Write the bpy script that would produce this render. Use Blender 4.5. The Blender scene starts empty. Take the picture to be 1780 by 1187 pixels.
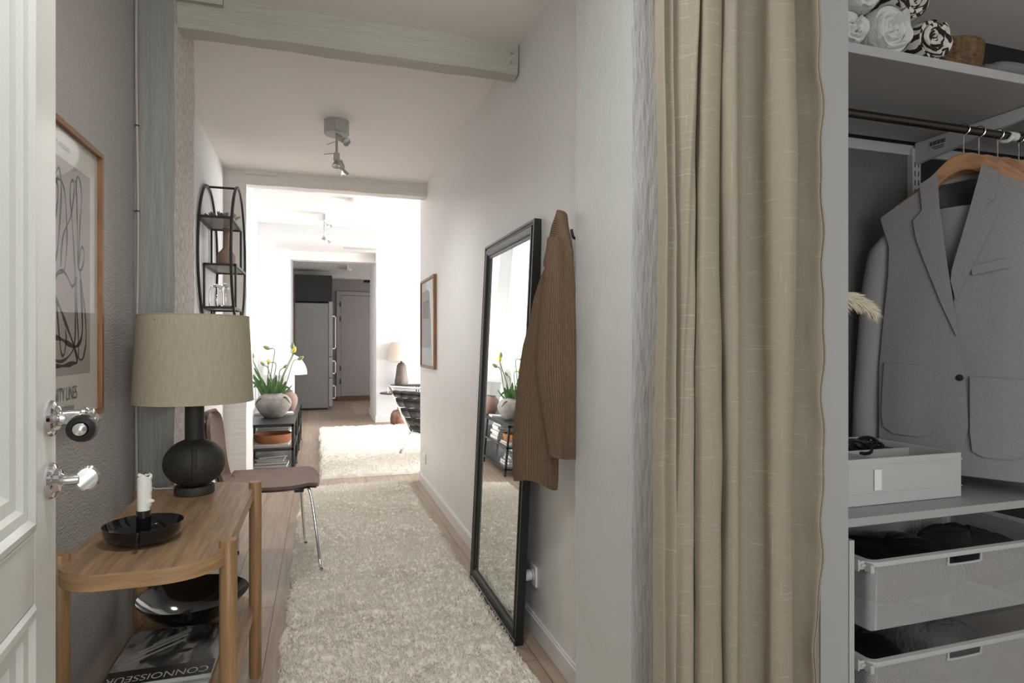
import bpy, bmesh, math, random
import numpy as np
from mathutils import Vector, Matrix, noise
random.seed(4); rng = np.random.default_rng(7)
S = bpy.context.scene; C = S.collection
PI = math.pi

# ------------------------------------------------------------------ camera, world, light
cd = bpy.data.cameras.new('camera'); cam = bpy.data.objects.new('camera', cd); C.objects.link(cam)
cam.location = (0, 0, 1.15); cam.rotation_euler = (PI/2, 0, -math.radians(17.52))
cd.sensor_width = 36; cd.lens = 1061/1780*36; cd.shift_y = 6.5/1780; cd.clip_start = .02
S.camera = cam
S.view_settings.view_transform = 'Standard'; S.view_settings.look = 'None'
S.view_settings.gamma = 1; S.view_settings.use_curve_mapping = False
S.view_settings.exposure = 0.0
w = bpy.data.worlds.new('daylight'); S.world = w; w.use_nodes = True
bg = w.node_tree.nodes['Background']; bg.inputs[0].default_value = (.86, .93, 1, 1); bg.inputs[1].default_value = .8
def area(name, loc, rot, sx, sy, power, col):
    l = bpy.data.lights.new(name, 'AREA'); l.shape = 'RECTANGLE'; l.size = sx; l.size_y = sy; l.energy = power; l.color = col
    o = bpy.data.objects.new(name, l); C.objects.link(o); o.location = loc; o.rotation_euler = rot; return o
# daylight through the living room windows and the window behind the camera; kitchen area light before a closed wall
area('daylight_living', (4.95, 7.2, 1.35), (0, PI/2, 0), 2.0, 3.6, 480, (1, .992, .985))
area('daylight_entry', (.30, -2.45, 1.4), (PI/2, 0, 0), 2.3, 1.9, 66, (.97, 1, .985))
S.cycles.diffuse_bounces = 8; S.cycles.max_bounces = 14
area('kitchen_area_light', (2.9, 11.6, 1.5), (0, PI/2, 0), 1.4, 1.2, 34, (1, .96, .95))

# added overhead fill that brightens the entry floor and rug (out of frame)
pl0 = bpy.data.lights.new('entry_fill_light', 'AREA'); pl0.shape = 'DISK'; pl0.size = .34; pl0.energy = 12; pl0.color = (1, .97, .94)
po0 = bpy.data.objects.new('entry_fill_light', pl0); C.objects.link(po0); po0.location = (.05, .95, 2.36)

# ------------------------------------------------------------------ helpers
def kinds(o, label=None, cat=None, group=None, kind=None):
    if label: o['label'] = label
    if cat: o['category'] = cat
    if group: o['group'] = group
    if kind: o['kind'] = kind
    return o
def thing(name, label, cat, loc=(0, 0, 0), rz=0, group=None):
    o = bpy.data.objects.new(name, None); C.objects.link(o); o.empty_display_size = .05
    o.location = loc; o.rotation_euler = (0, 0, rz)
    return kinds(o, label, cat, group)
def wmat(o):
    m = Matrix.Translation(o.location) @ o.rotation_euler.to_matrix().to_4x4()
    return wmat(o.parent) @ m if o.parent else m
def basis(d):
    d = Vector(d).normalized(); a = Vector((0, 0, 1)) if abs(d.z) < .9 else Vector((1, 0, 0))
    x = d.cross(a).normalized(); return x, x.cross(d).normalized()
class MB:
    def __init__(s): s.v = []; s.f = []
    def add(s, vs, fs):
        n = len(s.v); s.v += [tuple(p) for p in vs]; s.f += [tuple(i+n for i in q) for q in fs]; return s
    def box(s, x0, x1, y0, y1, z0, z1, M=None):
        vs = [Vector((x, y, z)) for x in (x0, x1) for y in (y0, y1) for z in (z0, z1)]
        if M: vs = [M @ p for p in vs]
        return s.add(vs, [(0,1,3,2),(4,6,7,5),(0,4,5,1),(2,3,7,6),(0,2,6,4),(1,5,7,3)])
    def tube(s, pts, r, n=10, closed=False, caps=True, flat=1.0):
        P = [Vector(p) for p in pts]; N = len(P); rs = r if isinstance(r, (list, tuple)) else [r]*N
        T = []
        for i in range(N):
            a = P[(i-1) % N] if (closed or i > 0) else P[i]; b = P[(i+1) % N] if (closed or i < N-1) else P[i]
            T.append((b-a).normalized())
        u, vv = basis(T[0]); fr = []
        for i in range(N):
            if i:
                u = (u - T[i]*u.dot(T[i])); u = u.normalized() if u.length > 1e-6 else basis(T[i])[0]
            fr.append((u.copy(), T[i].cross(u).normalized()))
        vs = []
        for i in range(N):
            for k in range(n):
                a = 2*PI*k/n; vs.append(P[i] + (fr[i][0]*math.cos(a) + fr[i][1]*math.sin(a)*flat)*rs[i])
        fs = []
        for i in range(N if closed else N-1):
            j = (i+1) % N
            for k in range(n): fs.append((i*n+k, i*n+(k+1) % n, j*n+(k+1) % n, j*n+k))
        if caps and not closed: fs += [tuple(range(n))[::-1], tuple((N-1)*n+k for k in range(n))]
        return s.add(vs, fs)
    def cyl(s, a, b, r, n=20, r2=None):
        return s.tube([a, b], [r, r if r2 is None else r2], n)
    def lathe(s, prof, c=(0, 0, 0), n=40, M=None, fn=None):
        vs = []; fs = []
        for i, (r, z) in enumerate(prof):
            for k in range(n):
                a = 2*PI*k/n; rr = max(r, 1e-4)*(fn(a, z) if fn else 1)
                p = Vector((rr*math.cos(a), rr*math.sin(a), z)); p = M @ p if M else p
                vs.append(p + Vector(c))
        for i in range(len(prof)-1):
            for k in range(n): fs.append((i*n+k, i*n+(k+1) % n, (i+1)*n+(k+1) % n, (i+1)*n+k))
        return s.add(vs, fs)
    def grid(s, fn, nu, nv, cu=False):
        vs = [fn(i/(nu if cu else nu-1), j/(nv-1)) for j in range(nv) for i in range(nu)]; fs = []
        for j in range(nv-1):
            for i in range(nu if cu else nu-1):
                k = (i+1) % nu; fs.append((j*nu+i, j*nu+k, (j+1)*nu+k, (j+1)*nu+i))
        return s.add(vs, fs)
    def prism(s, poly, mp, h0, h1):
        n = len(poly); vs = [mp(a, b, h0) for a, b in poly] + [mp(a, b, h1) for a, b in poly]
        return s.add(vs, [tuple(range(n)), tuple(range(2*n-1, n-1, -1))] + [(i, (i+1) % n, (i+1) % n+n, i+n) for i in range(n)])
    def build(s, name, mat, parent=None, world=False, smooth=True, bevel=0, solid=0, sub=0, kind=None, ang=35, fixn=True):
        me = bpy.data.meshes.new(name); vs = s.v
        if parent and world:
            Mi = wmat(parent).inverted(); vs = [tuple(Mi @ Vector(p)) for p in vs]
        me.from_pydata(vs, [], s.f)
        if fixn:
            b = bmesh.new(); b.from_mesh(me); bmesh.ops.recalc_face_normals(b, faces=b.faces)
            if solid:
                b.normal_update()
                for v in b.verts: v.co -= v.normal*solid*.5
                bmesh.ops.solidify(b, geom=b.faces[:], thickness=-solid); bmesh.ops.recalc_face_normals(b, faces=b.faces)
            b.to_mesh(me); b.free()
        me.materials.append(mat)
        if smooth:
            me.polygons.foreach_set('use_smooth', [True]*len(me.polygons)); me.set_sharp_from_angle(angle=math.radians(ang))
        o = bpy.data.objects.new(name, me); C.objects.link(o)
        if parent: o.parent = parent
        if bevel: m = o.modifiers.new('bevel', 'BEVEL'); m.width = bevel; m.segments = 2; m.limit_method = 'ANGLE'; m.harden_normals = False
        if sub: m = o.modifiers.new('sub', 'SUBSURF'); m.levels = sub; m.render_levels = sub
        if kind: o['kind'] = kind
        return o
def bez(pts, n=8):
    P = [Vector(p) for p in pts]; out = []
    for i in range(len(P)-1):
        a, b, c, d = P[max(i-1, 0)], P[i], P[i+1], P[min(i+2, len(P)-1)]
        for k in range(n):
            t = k/n; out.append(.5*((2*b) + (c-a)*t + (2*a-5*b+4*c-d)*t*t + (3*b-a-3*c+d)*t**3))
    return out + [P[-1]]
def lerp_tab(tab, z):
    tab = sorted(tab)
    if z <= tab[0][0]: return tab[0][1]
    for (a, x), (b, y) in zip(tab, tab[1:]):
        if z <= b:
            t = (z-a)/(b-a) if b > a else 0; return x + (y-x)*t
    return tab[-1][1]

# ------------------------------------------------------------------ materials
def mat(name, col, rough=.6, metal=0, bump=None, var=0, vscale=6, stretch=(1, 1, 1), spec=.5, rot=(0, 0, 0), coat=0, sss=0, detail=4, emit=None, trans=0, ior=1.45):
    m = bpy.data.materials.new(name); m.use_nodes = True; nt = m.node_tree; b = nt.nodes['Principled BSDF']
    b.inputs['Base Color'].default_value = (*col, 1); b.inputs['Roughness'].default_value = rough; b.inputs['Metallic'].default_value = metal
    b.inputs['Specular IOR Level'].default_value = spec; b.inputs['Coat Weight'].default_value = coat
    b.inputs['Transmission Weight'].default_value = trans; b.inputs['IOR'].default_value = ior
    if bump or var:
        tc = nt.nodes.new('ShaderNodeTexCoord'); mp = nt.nodes.new('ShaderNodeMapping'); mp.inputs['Scale'].default_value = stretch; mp.inputs['Rotation'].default_value = rot
        nt.links.new(tc.outputs['Object'], mp.inputs['Vector'])
    if var:
        n = nt.nodes.new('ShaderNodeTexNoise'); n.inputs['Scale'].default_value = vscale; n.inputs['Detail'].default_value = detail
        r = nt.nodes.new('ShaderNodeValToRGB'); r.color_ramp.elements[0].position = .3; r.color_ramp.elements[1].position = .7
        r.color_ramp.elements[0].color = (*[c*(1-var) for c in col], 1); r.color_ramp.elements[1].color = (*[min(1, c*(1+var)) for c in col], 1)
        nt.links.new(mp.outputs[0], n.inputs['Vector']); nt.links.new(n.outputs[0], r.inputs[0]); nt.links.new(r.outputs[0], b.inputs['Base Color'])
    if bump:
        sc, st, dist = bump
        n = nt.nodes.new('ShaderNodeTexNoise'); n.inputs['Scale'].default_value = sc; n.inputs['Detail'].default_value = 5
        bp = nt.nodes.new('ShaderNodeBump'); bp.inputs['Strength'].default_value = st; bp.inputs['Distance'].default_value = dist
        nt.links.new(mp.outputs[0], n.inputs['Vector']); nt.links.new(n.outputs[0], bp.inputs['Height']); nt.links.new(bp.outputs[0], b.inputs['Normal'])
    return m
def node(nt, t, **k):
    n = nt.nodes.new('ShaderNode'+t)
    for a, b in k.items(): setattr(n, a, b)
    return n
M = {}
M['wall'] = mat('painted_wall', (.74, .735, .72), .42, bump=(7, .25, .02), var=.02, vscale=2)
M['wall_far'] = mat('white_wall', (.66, .66, .66), .7, bump=(12, .25, .01))
M['plaster'] = mat('rough_plaster', (.46, .44, .42), .5, bump=(55, .6, .009), var=.05, vscale=40, stretch=(1, 1, 3.2), rot=(math.radians(38), 0, 0))
M['stipple'] = mat('stippled_limewash', (.66, .62, .59), .85, bump=(75, 1, .022), var=.30, vscale=95, stretch=(1, 1, .4), detail=2)
M['timber'] = mat('painted_timber', (.27, .268, .255), .5, bump=(16, .5, .012), var=.03, vscale=5, stretch=(3, 3, .35))
M['beam'] = mat('painted_beam', (.44, .425, .38), .5, bump=(14, .6, .014), var=.04, vscale=4, stretch=(.35, 3, 3))
M['beam_pale'] = mat('pale_painted_beam', (.68, .65, .62), .55, bump=(14, .6, .014), var=.04, vscale=4, stretch=(.35, 3, 3))
M['post_gloss'] = mat('glossy_painted_post', (.62, .645, .63), .33, bump=(60, .3, .006), stretch=(1, 1.2, .8))
M['post_rough'] = mat('rough_post_edge', (.70, .71, .71), .6, bump=(30, .6, .008), stretch=(2.4, 2, .5))
M['ceiling'] = mat('ceiling_paint', (.80, .765, .74), .75)
M['ceiling_far'] = mat('white_ceiling_paint', (.66, .66, .66), .8)
M['trim'] = mat('white_trim_paint', (.72, .72, .70), .35)
M['door'] = mat('door_enamel', (.70, .72, .69), .28)
M['taupe'] = mat('taupe_paint', (.29, .265, .255), .55)
M['taupe_door'] = mat('taupe_door_paint', (.36, .33, .32), .45)
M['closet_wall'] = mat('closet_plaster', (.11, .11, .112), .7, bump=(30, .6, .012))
M['closet_dark'] = mat('closet_near_black', (.014, .014, .015), .8)
M['closet_white'] = mat('white_melamine', (.35, .35, .355), .4)
M['bracket'] = mat('white_lacquered_steel', (.46, .46, .46), .35)
M['black'] = mat('black_paint', (.012, .012, .012), .32)
M['black_metal'] = mat('black_powder_coat', (.018, .017, .017), .4)
M['black_gloss'] = mat('black_enamel', (.006, .006, .007), .1, coat=.5)
M['chrome'] = mat('chrome', (.78, .79, .80), .07, 1)
M['nickel'] = mat('aged_nickel_rod', (.085, .075, .062), .25, 1)
M['steel'] = mat('satin_steel', (.5, .5, .5), .3, 1)
M['oak'] = mat('oak_veneer', (.30, .192, .112), .42, bump=(60, .12, .002), var=.32, vscale=9, stretch=(9, .6, 9), detail=8)
M['oak_leg'] = mat('oak_leg', (.30, .175, .085), .42, var=.25, vscale=9, stretch=(9, 9, .7), detail=8)
M['oak_edge'] = mat('oak_edge_band', (.36, .22, .11), .42, var=.22, vscale=9, stretch=(1, 1, 14), detail=8)
M['walnut'] = mat('walnut_frame', (.24, .115, .055), .45, var=.3, vscale=12, stretch=(8, .8, .8))
M['pine'] = mat('hanger_wood', (.36, .19, .105), .35, var=.25, vscale=10, stretch=(2, 1, 4), coat=.3)
M['leather_brown'] = mat('brown_leather', (.16, .085, .06), .5, bump=(140, .25, .003), var=.15, vscale=8)
M['leather_black'] = mat('black_leather', (.02, .018, .018), .3, bump=(120, .3, .003))
M['linen'] = mat('linen_shade', (.40, .35, .265), .85, bump=(260, .4, .002), var=.07, vscale=120, stretch=(1, 1, .25))
M['linen_pale'] = mat('pale_linen_shade', (.62, .54, .47), .85)
M['ceramic_dark'] = mat('dark_stoneware', (.032, .029, .024), .62, bump=(60, .3, .004), var=.35, vscale=9)
M['ceramic_brown'] = mat('brown_glazed_ceramic', (.12, .095, .085), .6, bump=(40, .4, .006), var=.4, vscale=10, stretch=(1, 1, .4))
M['stone'] = mat('rough_stone_pot', (.27, .25, .23), .9, bump=(22, .8, .012), var=.22, vscale=11)
M['pink_clay'] = mat('dusty_pink_clay', (.24, .15, .13), .7)
M['brown_clay'] = mat('taupe_clay', (.22, .155, .12), .75)
M['terracotta'] = mat('terracotta', (.36, .145, .07), .75, var=.15, vscale=8)
M['marble_brown'] = mat('brown_marble', (.17, .085, .06), .3, var=.7, vscale=11, detail=8)
M['wax'] = mat('candle_wax', (.80, .79, .74), .5)
M['paper'] = mat('paper', (.60, .60, .585), .7)
M['paper_cream'] = mat('cream_paper', (.60, .585, .55), .55)
M['print_bg'] = mat('warm_grey_print', (.36, .325, .30), .6)
M['ink'] = mat('print_ink', (.022, .022, .024), .6)
M['ink_grey'] = mat('grey_print_ink', (.13, .13, .13), .6)
M['leaf'] = mat('tulip_leaf', (.085, .17, .05), .5, var=.25, vscale=20)
M['bud'] = mat('green_tulip_bud', (.20, .27, .10), .5)
M['bud_yellow'] = mat('yellow_tulip_bud', (.72, .60, .06), .5)
M['white_plastic'] = mat('white_plastic', (.78, .78, .77), .35)
M['white_enamel'] = mat('white_enamel', (.85, .85, .84), .3)
M['grey_light'] = mat('ceiling_lamp_lacquer', (.42, .41, .38), .4)
M['suit'] = None
M['lining'] = mat('dark_lining', (.035, .035, .037), .5, bump=(10, .5, .02))
M['dark_cloth'] = mat('charcoal_wool', (.05, .05, .052), .9, bump=(60, .4, .004))
M['knit'] = mat('camel_rib_knit', (.155, .102, .065), .9, bump=(160, .5, .004), var=.1, vscale=60)
M['towel'] = mat('white_cotton', (.52, .52, .50), .95, bump=(90, .6, .006))
M['grey_knit'] = mat('grey_knit_wool', (.16, .16, .165), .95, bump=(70, .8, .008))
M['box_fabric'] = mat('white_box_fabric', (.44, .44, .44), .8, bump=(8, .25, .01))
M['dark_stuff'] = mat('black_ribbon', (.01, .01, .011), .35)
M['feather'] = mat('cream_feather', (.62, .56, .44), .9)
M['fridge'] = mat('grey_appliance_steel', (.30, .31, .315), .45, bump=(3, .05, .004))
M['fridge_edge'] = mat('pale_appliance_edge', (.42, .42, .41), .4)
M['dark_cab'] = mat('dark_cabinet', (.035, .034, .035), .5)
M['brass'] = mat('brass', (.45, .33, .18), .3, 1)
M['doormat'] = mat('brown_threshold', (.16, .09, .055), .7, bump=(60, .6, .01), var=.3, vscale=20)
M['rug'] = mat('cream_wool_pile', (.91, .87, .79), .95, bump=(220, .5, .006))
M['rug_base'] = mat('cream_wool_base', (.86, .81, .73), 1)
M['hinge'] = mat('dark_hinge', (.05, .045, .04), .4)
def glassy(name, col=(1, 1, 1), rough=.02):
    m = bpy.data.materials.new(name); m.use_nodes = True; nt = m.node_tree; b = nt.nodes['Principled BSDF']
    b.inputs['Base Color'].default_value = (*col, 1); b.inputs['Roughness'].default_value = rough
    b.inputs['Transmission Weight'].default_value = 1; b.inputs['IOR'].default_value = 1.45; return m
M['glass'] = glassy('clear_glass')
M['mirror'] = mat('silvered_mirror', (.80, .82, .81), .0, 1)
# picture glazing: glass that is mostly see-through with a surface sheen
def glaze():
    m = bpy.data.materials.new('picture_glazing'); m.use_nodes = True; nt = m.node_tree; nt.nodes.clear()
    o = node(nt, 'OutputMaterial'); t = node(nt, 'BsdfTransparent'); g = node(nt, 'BsdfGlossy'); g.inputs['Roughness'].default_value = .03
    fr = node(nt, 'Fresnel'); mx = node(nt, 'MixShader'); ml = node(nt, 'Math', operation='MULTIPLY'); ml.inputs[1].default_value = .06; nt.links.new(fr.outputs[0], ml.inputs[0]); nt.links.new(ml.outputs[0], mx.inputs[0]); nt.links.new(t.outputs[0], mx.inputs[1]); nt.links.new(g.outputs[0], mx.inputs[2]); nt.links.new(mx.outputs[0], o.inputs[0]); return m
M['glaze'] = glaze()
# oak plank floor, boards along Y
def floor_mat():
    m = bpy.data.materials.new('oak_plank_floor'); m.use_nodes = True; nt = m.node_tree; b = nt.nodes['Principled BSDF']; L = nt.links.new
    tc = node(nt, 'TexCoord'); mp = node(nt, 'Mapping'); mp.inputs['Rotation'].default_value = (0, 0, PI/2); L(tc.outputs['Object'], mp.inputs[0])
    br = node(nt, 'TexBrick'); br.offset = .37; br.inputs['Color1'].default_value = (.34, .262, .205, 1); br.inputs['Color2'].default_value = (.42, .335, .27, 1); br.inputs['Mortar'].default_value = (.10, .07, .05, 1)
    br.inputs['Scale'].default_value = 1; br.inputs['Mortar Size'].default_value = .0016; br.inputs['Brick Width'].default_value = 2.1; br.inputs['Row Height'].default_value = .19; L(mp.outputs[0], br.inputs['Vector'])
    m2 = node(nt, 'Mapping'); m2.inputs['Scale'].default_value = (7, .5, 1); L(tc.outputs['Object'], m2.inputs[0])
    n = node(nt, 'TexNoise'); n.inputs['Scale'].default_value = 5; n.inputs['Detail'].default_value = 8; n.inputs['Distortion'].default_value = .6; L(m2.outputs[0], n.inputs['Vector'])
    r = node(nt, 'ValToRGB'); r.color_ramp.elements[0].position = .3; r.color_ramp.elements[0].color = (.78, .76, .74, 1); r.color_ramp.elements[1].position = .65; r.color_ramp.elements[1].color = (1.08, 1.08, 1.08, 1); L(n.outputs[0], r.inputs[0])
    mx = node(nt, 'Mix', data_type='RGBA', blend_type='MULTIPLY'); mx.inputs[0].default_value = 1; L(br.outputs[0], mx.inputs[6]); L(r.outputs[0], mx.inputs[7]); L(mx.outputs[2], b.inputs['Base Color'])
    b.inputs['Roughness'].default_value = .38
    bp = node(nt, 'Bump'); bp.inputs['Strength'].default_value = .15; bp.inputs['Distance'].default_value = .003; L(n.outputs[0], bp.inputs['Height']); L(bp.outputs[0], b.inputs['Normal'])
    return m
M['floor'] = floor_mat()
# slub linen curtain: pale thick threads running across and along a beige weave (uses the UV = cloth coordinates in metres)
def slub(name, base, light, amt=1):
    m = bpy.data.materials.new(name); m.use_nodes = True; nt = m.node_tree; b = nt.nodes['Principled BSDF']; L = nt.links.new
    uv = node(nt, 'UVMap'); uv.uv_map = 'cloth'
    def streak(sx, sy, thr, seed):
        mp = node(nt, 'Mapping'); mp.inputs['Scale'].default_value = (sx, sy, 1); mp.inputs['Location'].default_value = (seed, seed, 0); L(uv.outputs[0], mp.inputs[0])
        n = node(nt, 'TexNoise'); n.inputs['Scale'].default_value = 1; n.inputs['Detail'].default_value = 1; L(mp.outputs[0], n.inputs['Vector'])
        r = node(nt, 'ValToRGB'); r.color_ramp.elements[0].position = thr; r.color_ramp.elements[1].position = thr+.06; L(n.outputs[0], r.inputs[0]); return r
    a = streak(10, 300, .655, 3); c = streak(330, 8, .70, 9)
    ad = node(nt, 'Math', operation='ADD'); L(a.outputs[0], ad.inputs[0]); L(c.outputs[0], ad.inputs[1])
    ml = node(nt, 'Math', operation='MULTIPLY'); ml.inputs[1].default_value = .62*amt; L(ad.outputs[0], ml.inputs[0])
    mx = node(nt, 'Mix', data_type='RGBA'); mx.inputs[6].default_value = (*base, 1); mx.inputs[7].default_value = (*light, 1); L(ml.outputs[0], mx.inputs[0])
    L(mx.outputs[2], b.inputs['Base Color']); b.inputs['Roughness'].default_value = .85
    mp = node(nt, 'Mapping'); mp.inputs['Scale'].default_value = (600, 600, 1); L(uv.outputs[0], mp.inputs[0])
    n = node(nt, 'TexNoise'); n.inputs['Scale'].default_value = 1; L(mp.outputs[0], n.inputs['Vector'])
    bp = node(nt, 'Bump'); bp.inputs['Strength'].default_value = .25; bp.inputs['Distance'].default_value = .002; L(n.outputs[0], bp.inputs['Height']); L(bp.outputs[0], b.inputs['Normal'])
    out = nt.nodes['Material Output']; tr = node(nt, 'BsdfTranslucent'); L(mx.outputs[2], tr.inputs[0]); ms = node(nt, 'MixShader'); ms.inputs[0].default_value = .22
    L(b.outputs[0], ms.inputs[1]); L(tr.outputs[0], ms.inputs[2]); L(ms.outputs[0], out.inputs[0]); return m
M['curtain'] = slub('slub_linen', (.335, .297, .228), (.50, .465, .38))
# fine woven suiting
def suiting():
    m = bpy.data.materials.new('grey_suiting'); m.use_nodes = True; nt = m.node_tree; b = nt.nodes['Principled BSDF']; L = nt.links.new
    tc = node(nt, 'TexCoord'); v = []
    for sc in ((90, 90, 900), (900, 900, 60)):
        mp = node(nt, 'Mapping'); mp.inputs['Scale'].default_value = sc; L(tc.outputs['Object'], mp.inputs[0]); n = node(nt, 'TexNoise'); n.inputs['Scale'].default_value = 1; n.inputs['Detail'].default_value = 2; L(mp.outputs[0], n.inputs['Vector']); v.append(n)
    ad = node(nt, 'Math', operation='ADD'); L(v[0].outputs[0], ad.inputs[0]); L(v[1].outputs[0], ad.inputs[1])
    r = node(nt, 'ValToRGB'); r.color_ramp.elements[0].position = .35; r.color_ramp.elements[0].color = (.20, .20, .203, 1); r.color_ramp.elements[1].position = .65; r.color_ramp.elements[1].color = (.27, .27, .273, 1)
    dv = node(nt, 'Math', operation='MULTIPLY'); dv.inputs[1].default_value = .5; L(ad.outputs[0], dv.inputs[0]); L(dv.outputs[0], r.inputs[0]); L(r.outputs[0], b.inputs['Base Color']); b.inputs['Roughness'].default_value = .85
    return m
M['suit'] = suiting()
# zebra towel, basket weave, wire mesh
def zebra():
    m = bpy.data.materials.new('zebra_stripe_terry'); m.use_nodes = True; nt = m.node_tree; b = nt.nodes['Principled BSDF']; L = nt.links.new
    uv = node(nt, 'UVMap'); uv.uv_map = 'cloth'
    wv = node(nt, 'TexWave'); wv.wave_type = 'BANDS'; wv.bands_direction = 'X'; wv.inputs['Scale'].default_value = 9; wv.inputs['Distortion'].default_value = 4.5; wv.inputs['Detail'].default_value = 2; wv.inputs['Detail Scale'].default_value = 2
    r = node(nt, 'ValToRGB'); r.color_ramp.elements[0].position = .36; r.color_ramp.elements[0].color = (.018, .012, .012, 1); r.color_ramp.elements[1].position = .44; r.color_ramp.elements[1].color = (.55, .53, .48, 1)
    L(uv.outputs[0], wv.inputs['Vector']); L(wv.outputs['Color'], r.inputs[0]); L(r.outputs[0], b.inputs['Base Color']); b.inputs['Roughness'].default_value = .95
    return m
M['zebra'] = zebra()
def wire():
    m = bpy.data.materials.new('perforated_wire_mesh'); m.use_nodes = True; nt = m.node_tree; b = nt.nodes['Principled BSDF']; L = nt.links.new
    b.inputs['Base Color'].default_value = (.50, .50, .51, 1); b.inputs['Roughness'].default_value = .4
    uv = node(nt, 'UVMap'); uv.uv_map = 'cloth'; sp = node(nt, 'SeparateXYZ'); L(uv.outputs[0], sp.inputs[0]); o = []
    for sgn in (1, -1):
        a = node(nt, 'Math', operation='MULTIPLY'); a.inputs[1].default_value = sgn*1.0; L(sp.outputs[1], a.inputs[0])
        s = node(nt, 'Math', operation='ADD'); L(sp.outputs[0], s.inputs[0]); L(a.outputs[0], s.inputs[1])
        k = node(nt, 'Math', operation='MULTIPLY'); k.inputs[1].default_value = 2*PI/.011; L(s.outputs[0], k.inputs[0])
        c = node(nt, 'Math', operation='SINE'); L(k.outputs[0], c.inputs[0]); ab = node(nt, 'Math', operation='ABSOLUTE'); L(c.outputs[0], ab.inputs[0]); o.append(ab)
    mn = node(nt, 'Math', operation='MINIMUM'); L(o[0].outputs[0], mn.inputs[0]); L(o[1].outputs[0], mn.inputs[1])
    gt = node(nt, 'Math', operation='GREATER_THAN'); gt.inputs[1].default_value = .54; L(mn.outputs[0], gt.inputs[0])
    t = node(nt, 'BsdfTransparent'); mx = node(nt, 'MixShader'); L(gt.outputs[0], mx.inputs[0]); L(b.outputs[0], mx.inputs[1]); L(t.outputs[0], mx.inputs[2]); L(mx.outputs[0], nt.nodes['Material Output'].inputs[0])
    return m
M['wire'] = wire()
def cover():
    m = bpy.data.materials.new('magazine_cover_photo'); m.use_nodes = True; nt = m.node_tree; b = nt.nodes['Principled BSDF']; L = nt.links.new
    tc = node(nt, 'TexCoord'); mp = node(nt, 'Mapping'); mp.inputs['Rotation'].default_value = (0, 0, .9); mp.inputs['Scale'].default_value = (9, 3.2, 1); mp.inputs['Location'].default_value = (.6, .2, 0); L(tc.outputs['Object'], mp.inputs[0])
    n = node(nt, 'TexNoise'); n.inputs['Scale'].default_value = 1.4; n.inputs['Detail'].default_value = 3; n.inputs['Distortion'].default_value = .9; L(mp.outputs[0], n.inputs['Vector'])
    r = node(nt, 'ValToRGB'); e = r.color_ramp.elements; e[0].position = .36; e[0].color = (.02, .02, .022, 1); e[1].position = .62; e[1].color = (.36, .36, .355, 1); x = e.new(.47); x.color = (.10, .10, .10, 1); x = e.new(.5); x.color = (.26, .26, .255, 1)
    L(n.outputs[0], r.inputs[0]); L(r.outputs[0], b.inputs['Base Color']); b.inputs['Roughness'].default_value = .22; return m
M['cover'] = cover()
def pages():
    m = bpy.data.materials.new('page_edges'); m.use_nodes = True; nt = m.node_tree; b = nt.nodes['Principled BSDF']; L = nt.links.new
    tc = node(nt, 'TexCoord'); mp = node(nt, 'Mapping'); mp.inputs['Scale'].default_value = (2, 2, 420); L(tc.outputs['Object'], mp.inputs[0]); n = node(nt, 'TexNoise'); n.inputs['Scale'].default_value = 1; L(mp.outputs[0], n.inputs['Vector'])
    r = node(nt, 'ValToRGB'); r.color_ramp.elements[0].position = .4; r.color_ramp.elements[0].color = (.28, .28, .28, 1); r.color_ramp.elements[1].position = .6; r.color_ramp.elements[1].color = (.6, .6, .59, 1); L(n.outputs[0], r.inputs[0]); L(r.outputs[0], b.inputs['Base Color']); return m
M['pages'] = pages()
def cloth_uv(o, uvs):
    me = o.data; l = me.uv_layers.new(name='cloth'); a = np.array(uvs, dtype=np.float32)
    idx = np.empty(len(me.loops), dtype=np.int32); me.loops.foreach_get('vertex_index', idx); l.data.foreach_set('uv', a[idx].ravel())

# ------------------------------------------------------------------ the setting
def struct(name, mb, m, **k): return mb.build(name, m, kind='structure', smooth=k.pop('smooth', False), **k)
def wobble_box(x0, x1, y0, y1, z0, z1, amp, seed, step=.05, fixed=()):
    """hewn timber or hand-plastered box: every surface point strays a little"""
    mb = MB(); nx, ny, nz = [max(2, int(abs(b-a)/step)+1) for a, b in ((x0, x1), (y0, y1), (z0, z1))]
    def P(x, y, z):
        q = Vector((x, y, z)); d = noise.noise_vector(q*5+Vector((seed, 0, 0)))*amp + noise.noise_vector(q*17+Vector((0, seed, 0)))*amp*.4
        cx = 0 if 'x' in fixed else d.x; cy = 0 if 'y' in fixed else d.y; cz = 0 if 'z' in fixed else d.z
        return q + Vector((cx, cy, cz))
    L = lambda a, b, t: a+(b-a)*t
    mb.grid(lambda u, v: P(x0, L(y0, y1, u), L(z0, z1, v)), ny, nz); mb.grid(lambda u, v: P(x1, L(y0, y1, u), L(z0, z1, v)), ny, nz)
    mb.grid(lambda u, v: P(L(x0, x1, u), y0, L(z0, z1, v)), nx, nz); mb.grid(lambda u, v: P(L(x0, x1, u), y1, L(z0, z1, v)), nx, nz)
    mb.grid(lambda u, v: P(L(x0, x1, u), L(y0, y1, v), z0), nx, ny); mb.grid(lambda u, v: P(L(x0, x1, u), L(y0, y1, v), z1), nx, ny)
    b = bmesh.new(); vv = [b.verts.new(p) for p in mb.v]
    for f in mb.f: b.faces.new([vv[i] for i in f])
    bmesh.ops.remove_doubles(b, verts=b.verts, dist=1e-5); b.verts.index_update()
    r = MB(); r.v = [tuple(v.co) for v in b.verts]; r.f = [tuple(v.index for v in f.verts) for f in b.faces]; b.free(); return r
HC, HF = 2.44, 2.53
struct('floor', MB().box(-2.2, 5.4, -2.9, 13.5, -.08, 0), M['floor'])
struct('ceiling', MB().box(-2.2, 5.2, -2.9, 4.95, HC, HC+.12), M['ceiling'])
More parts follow.
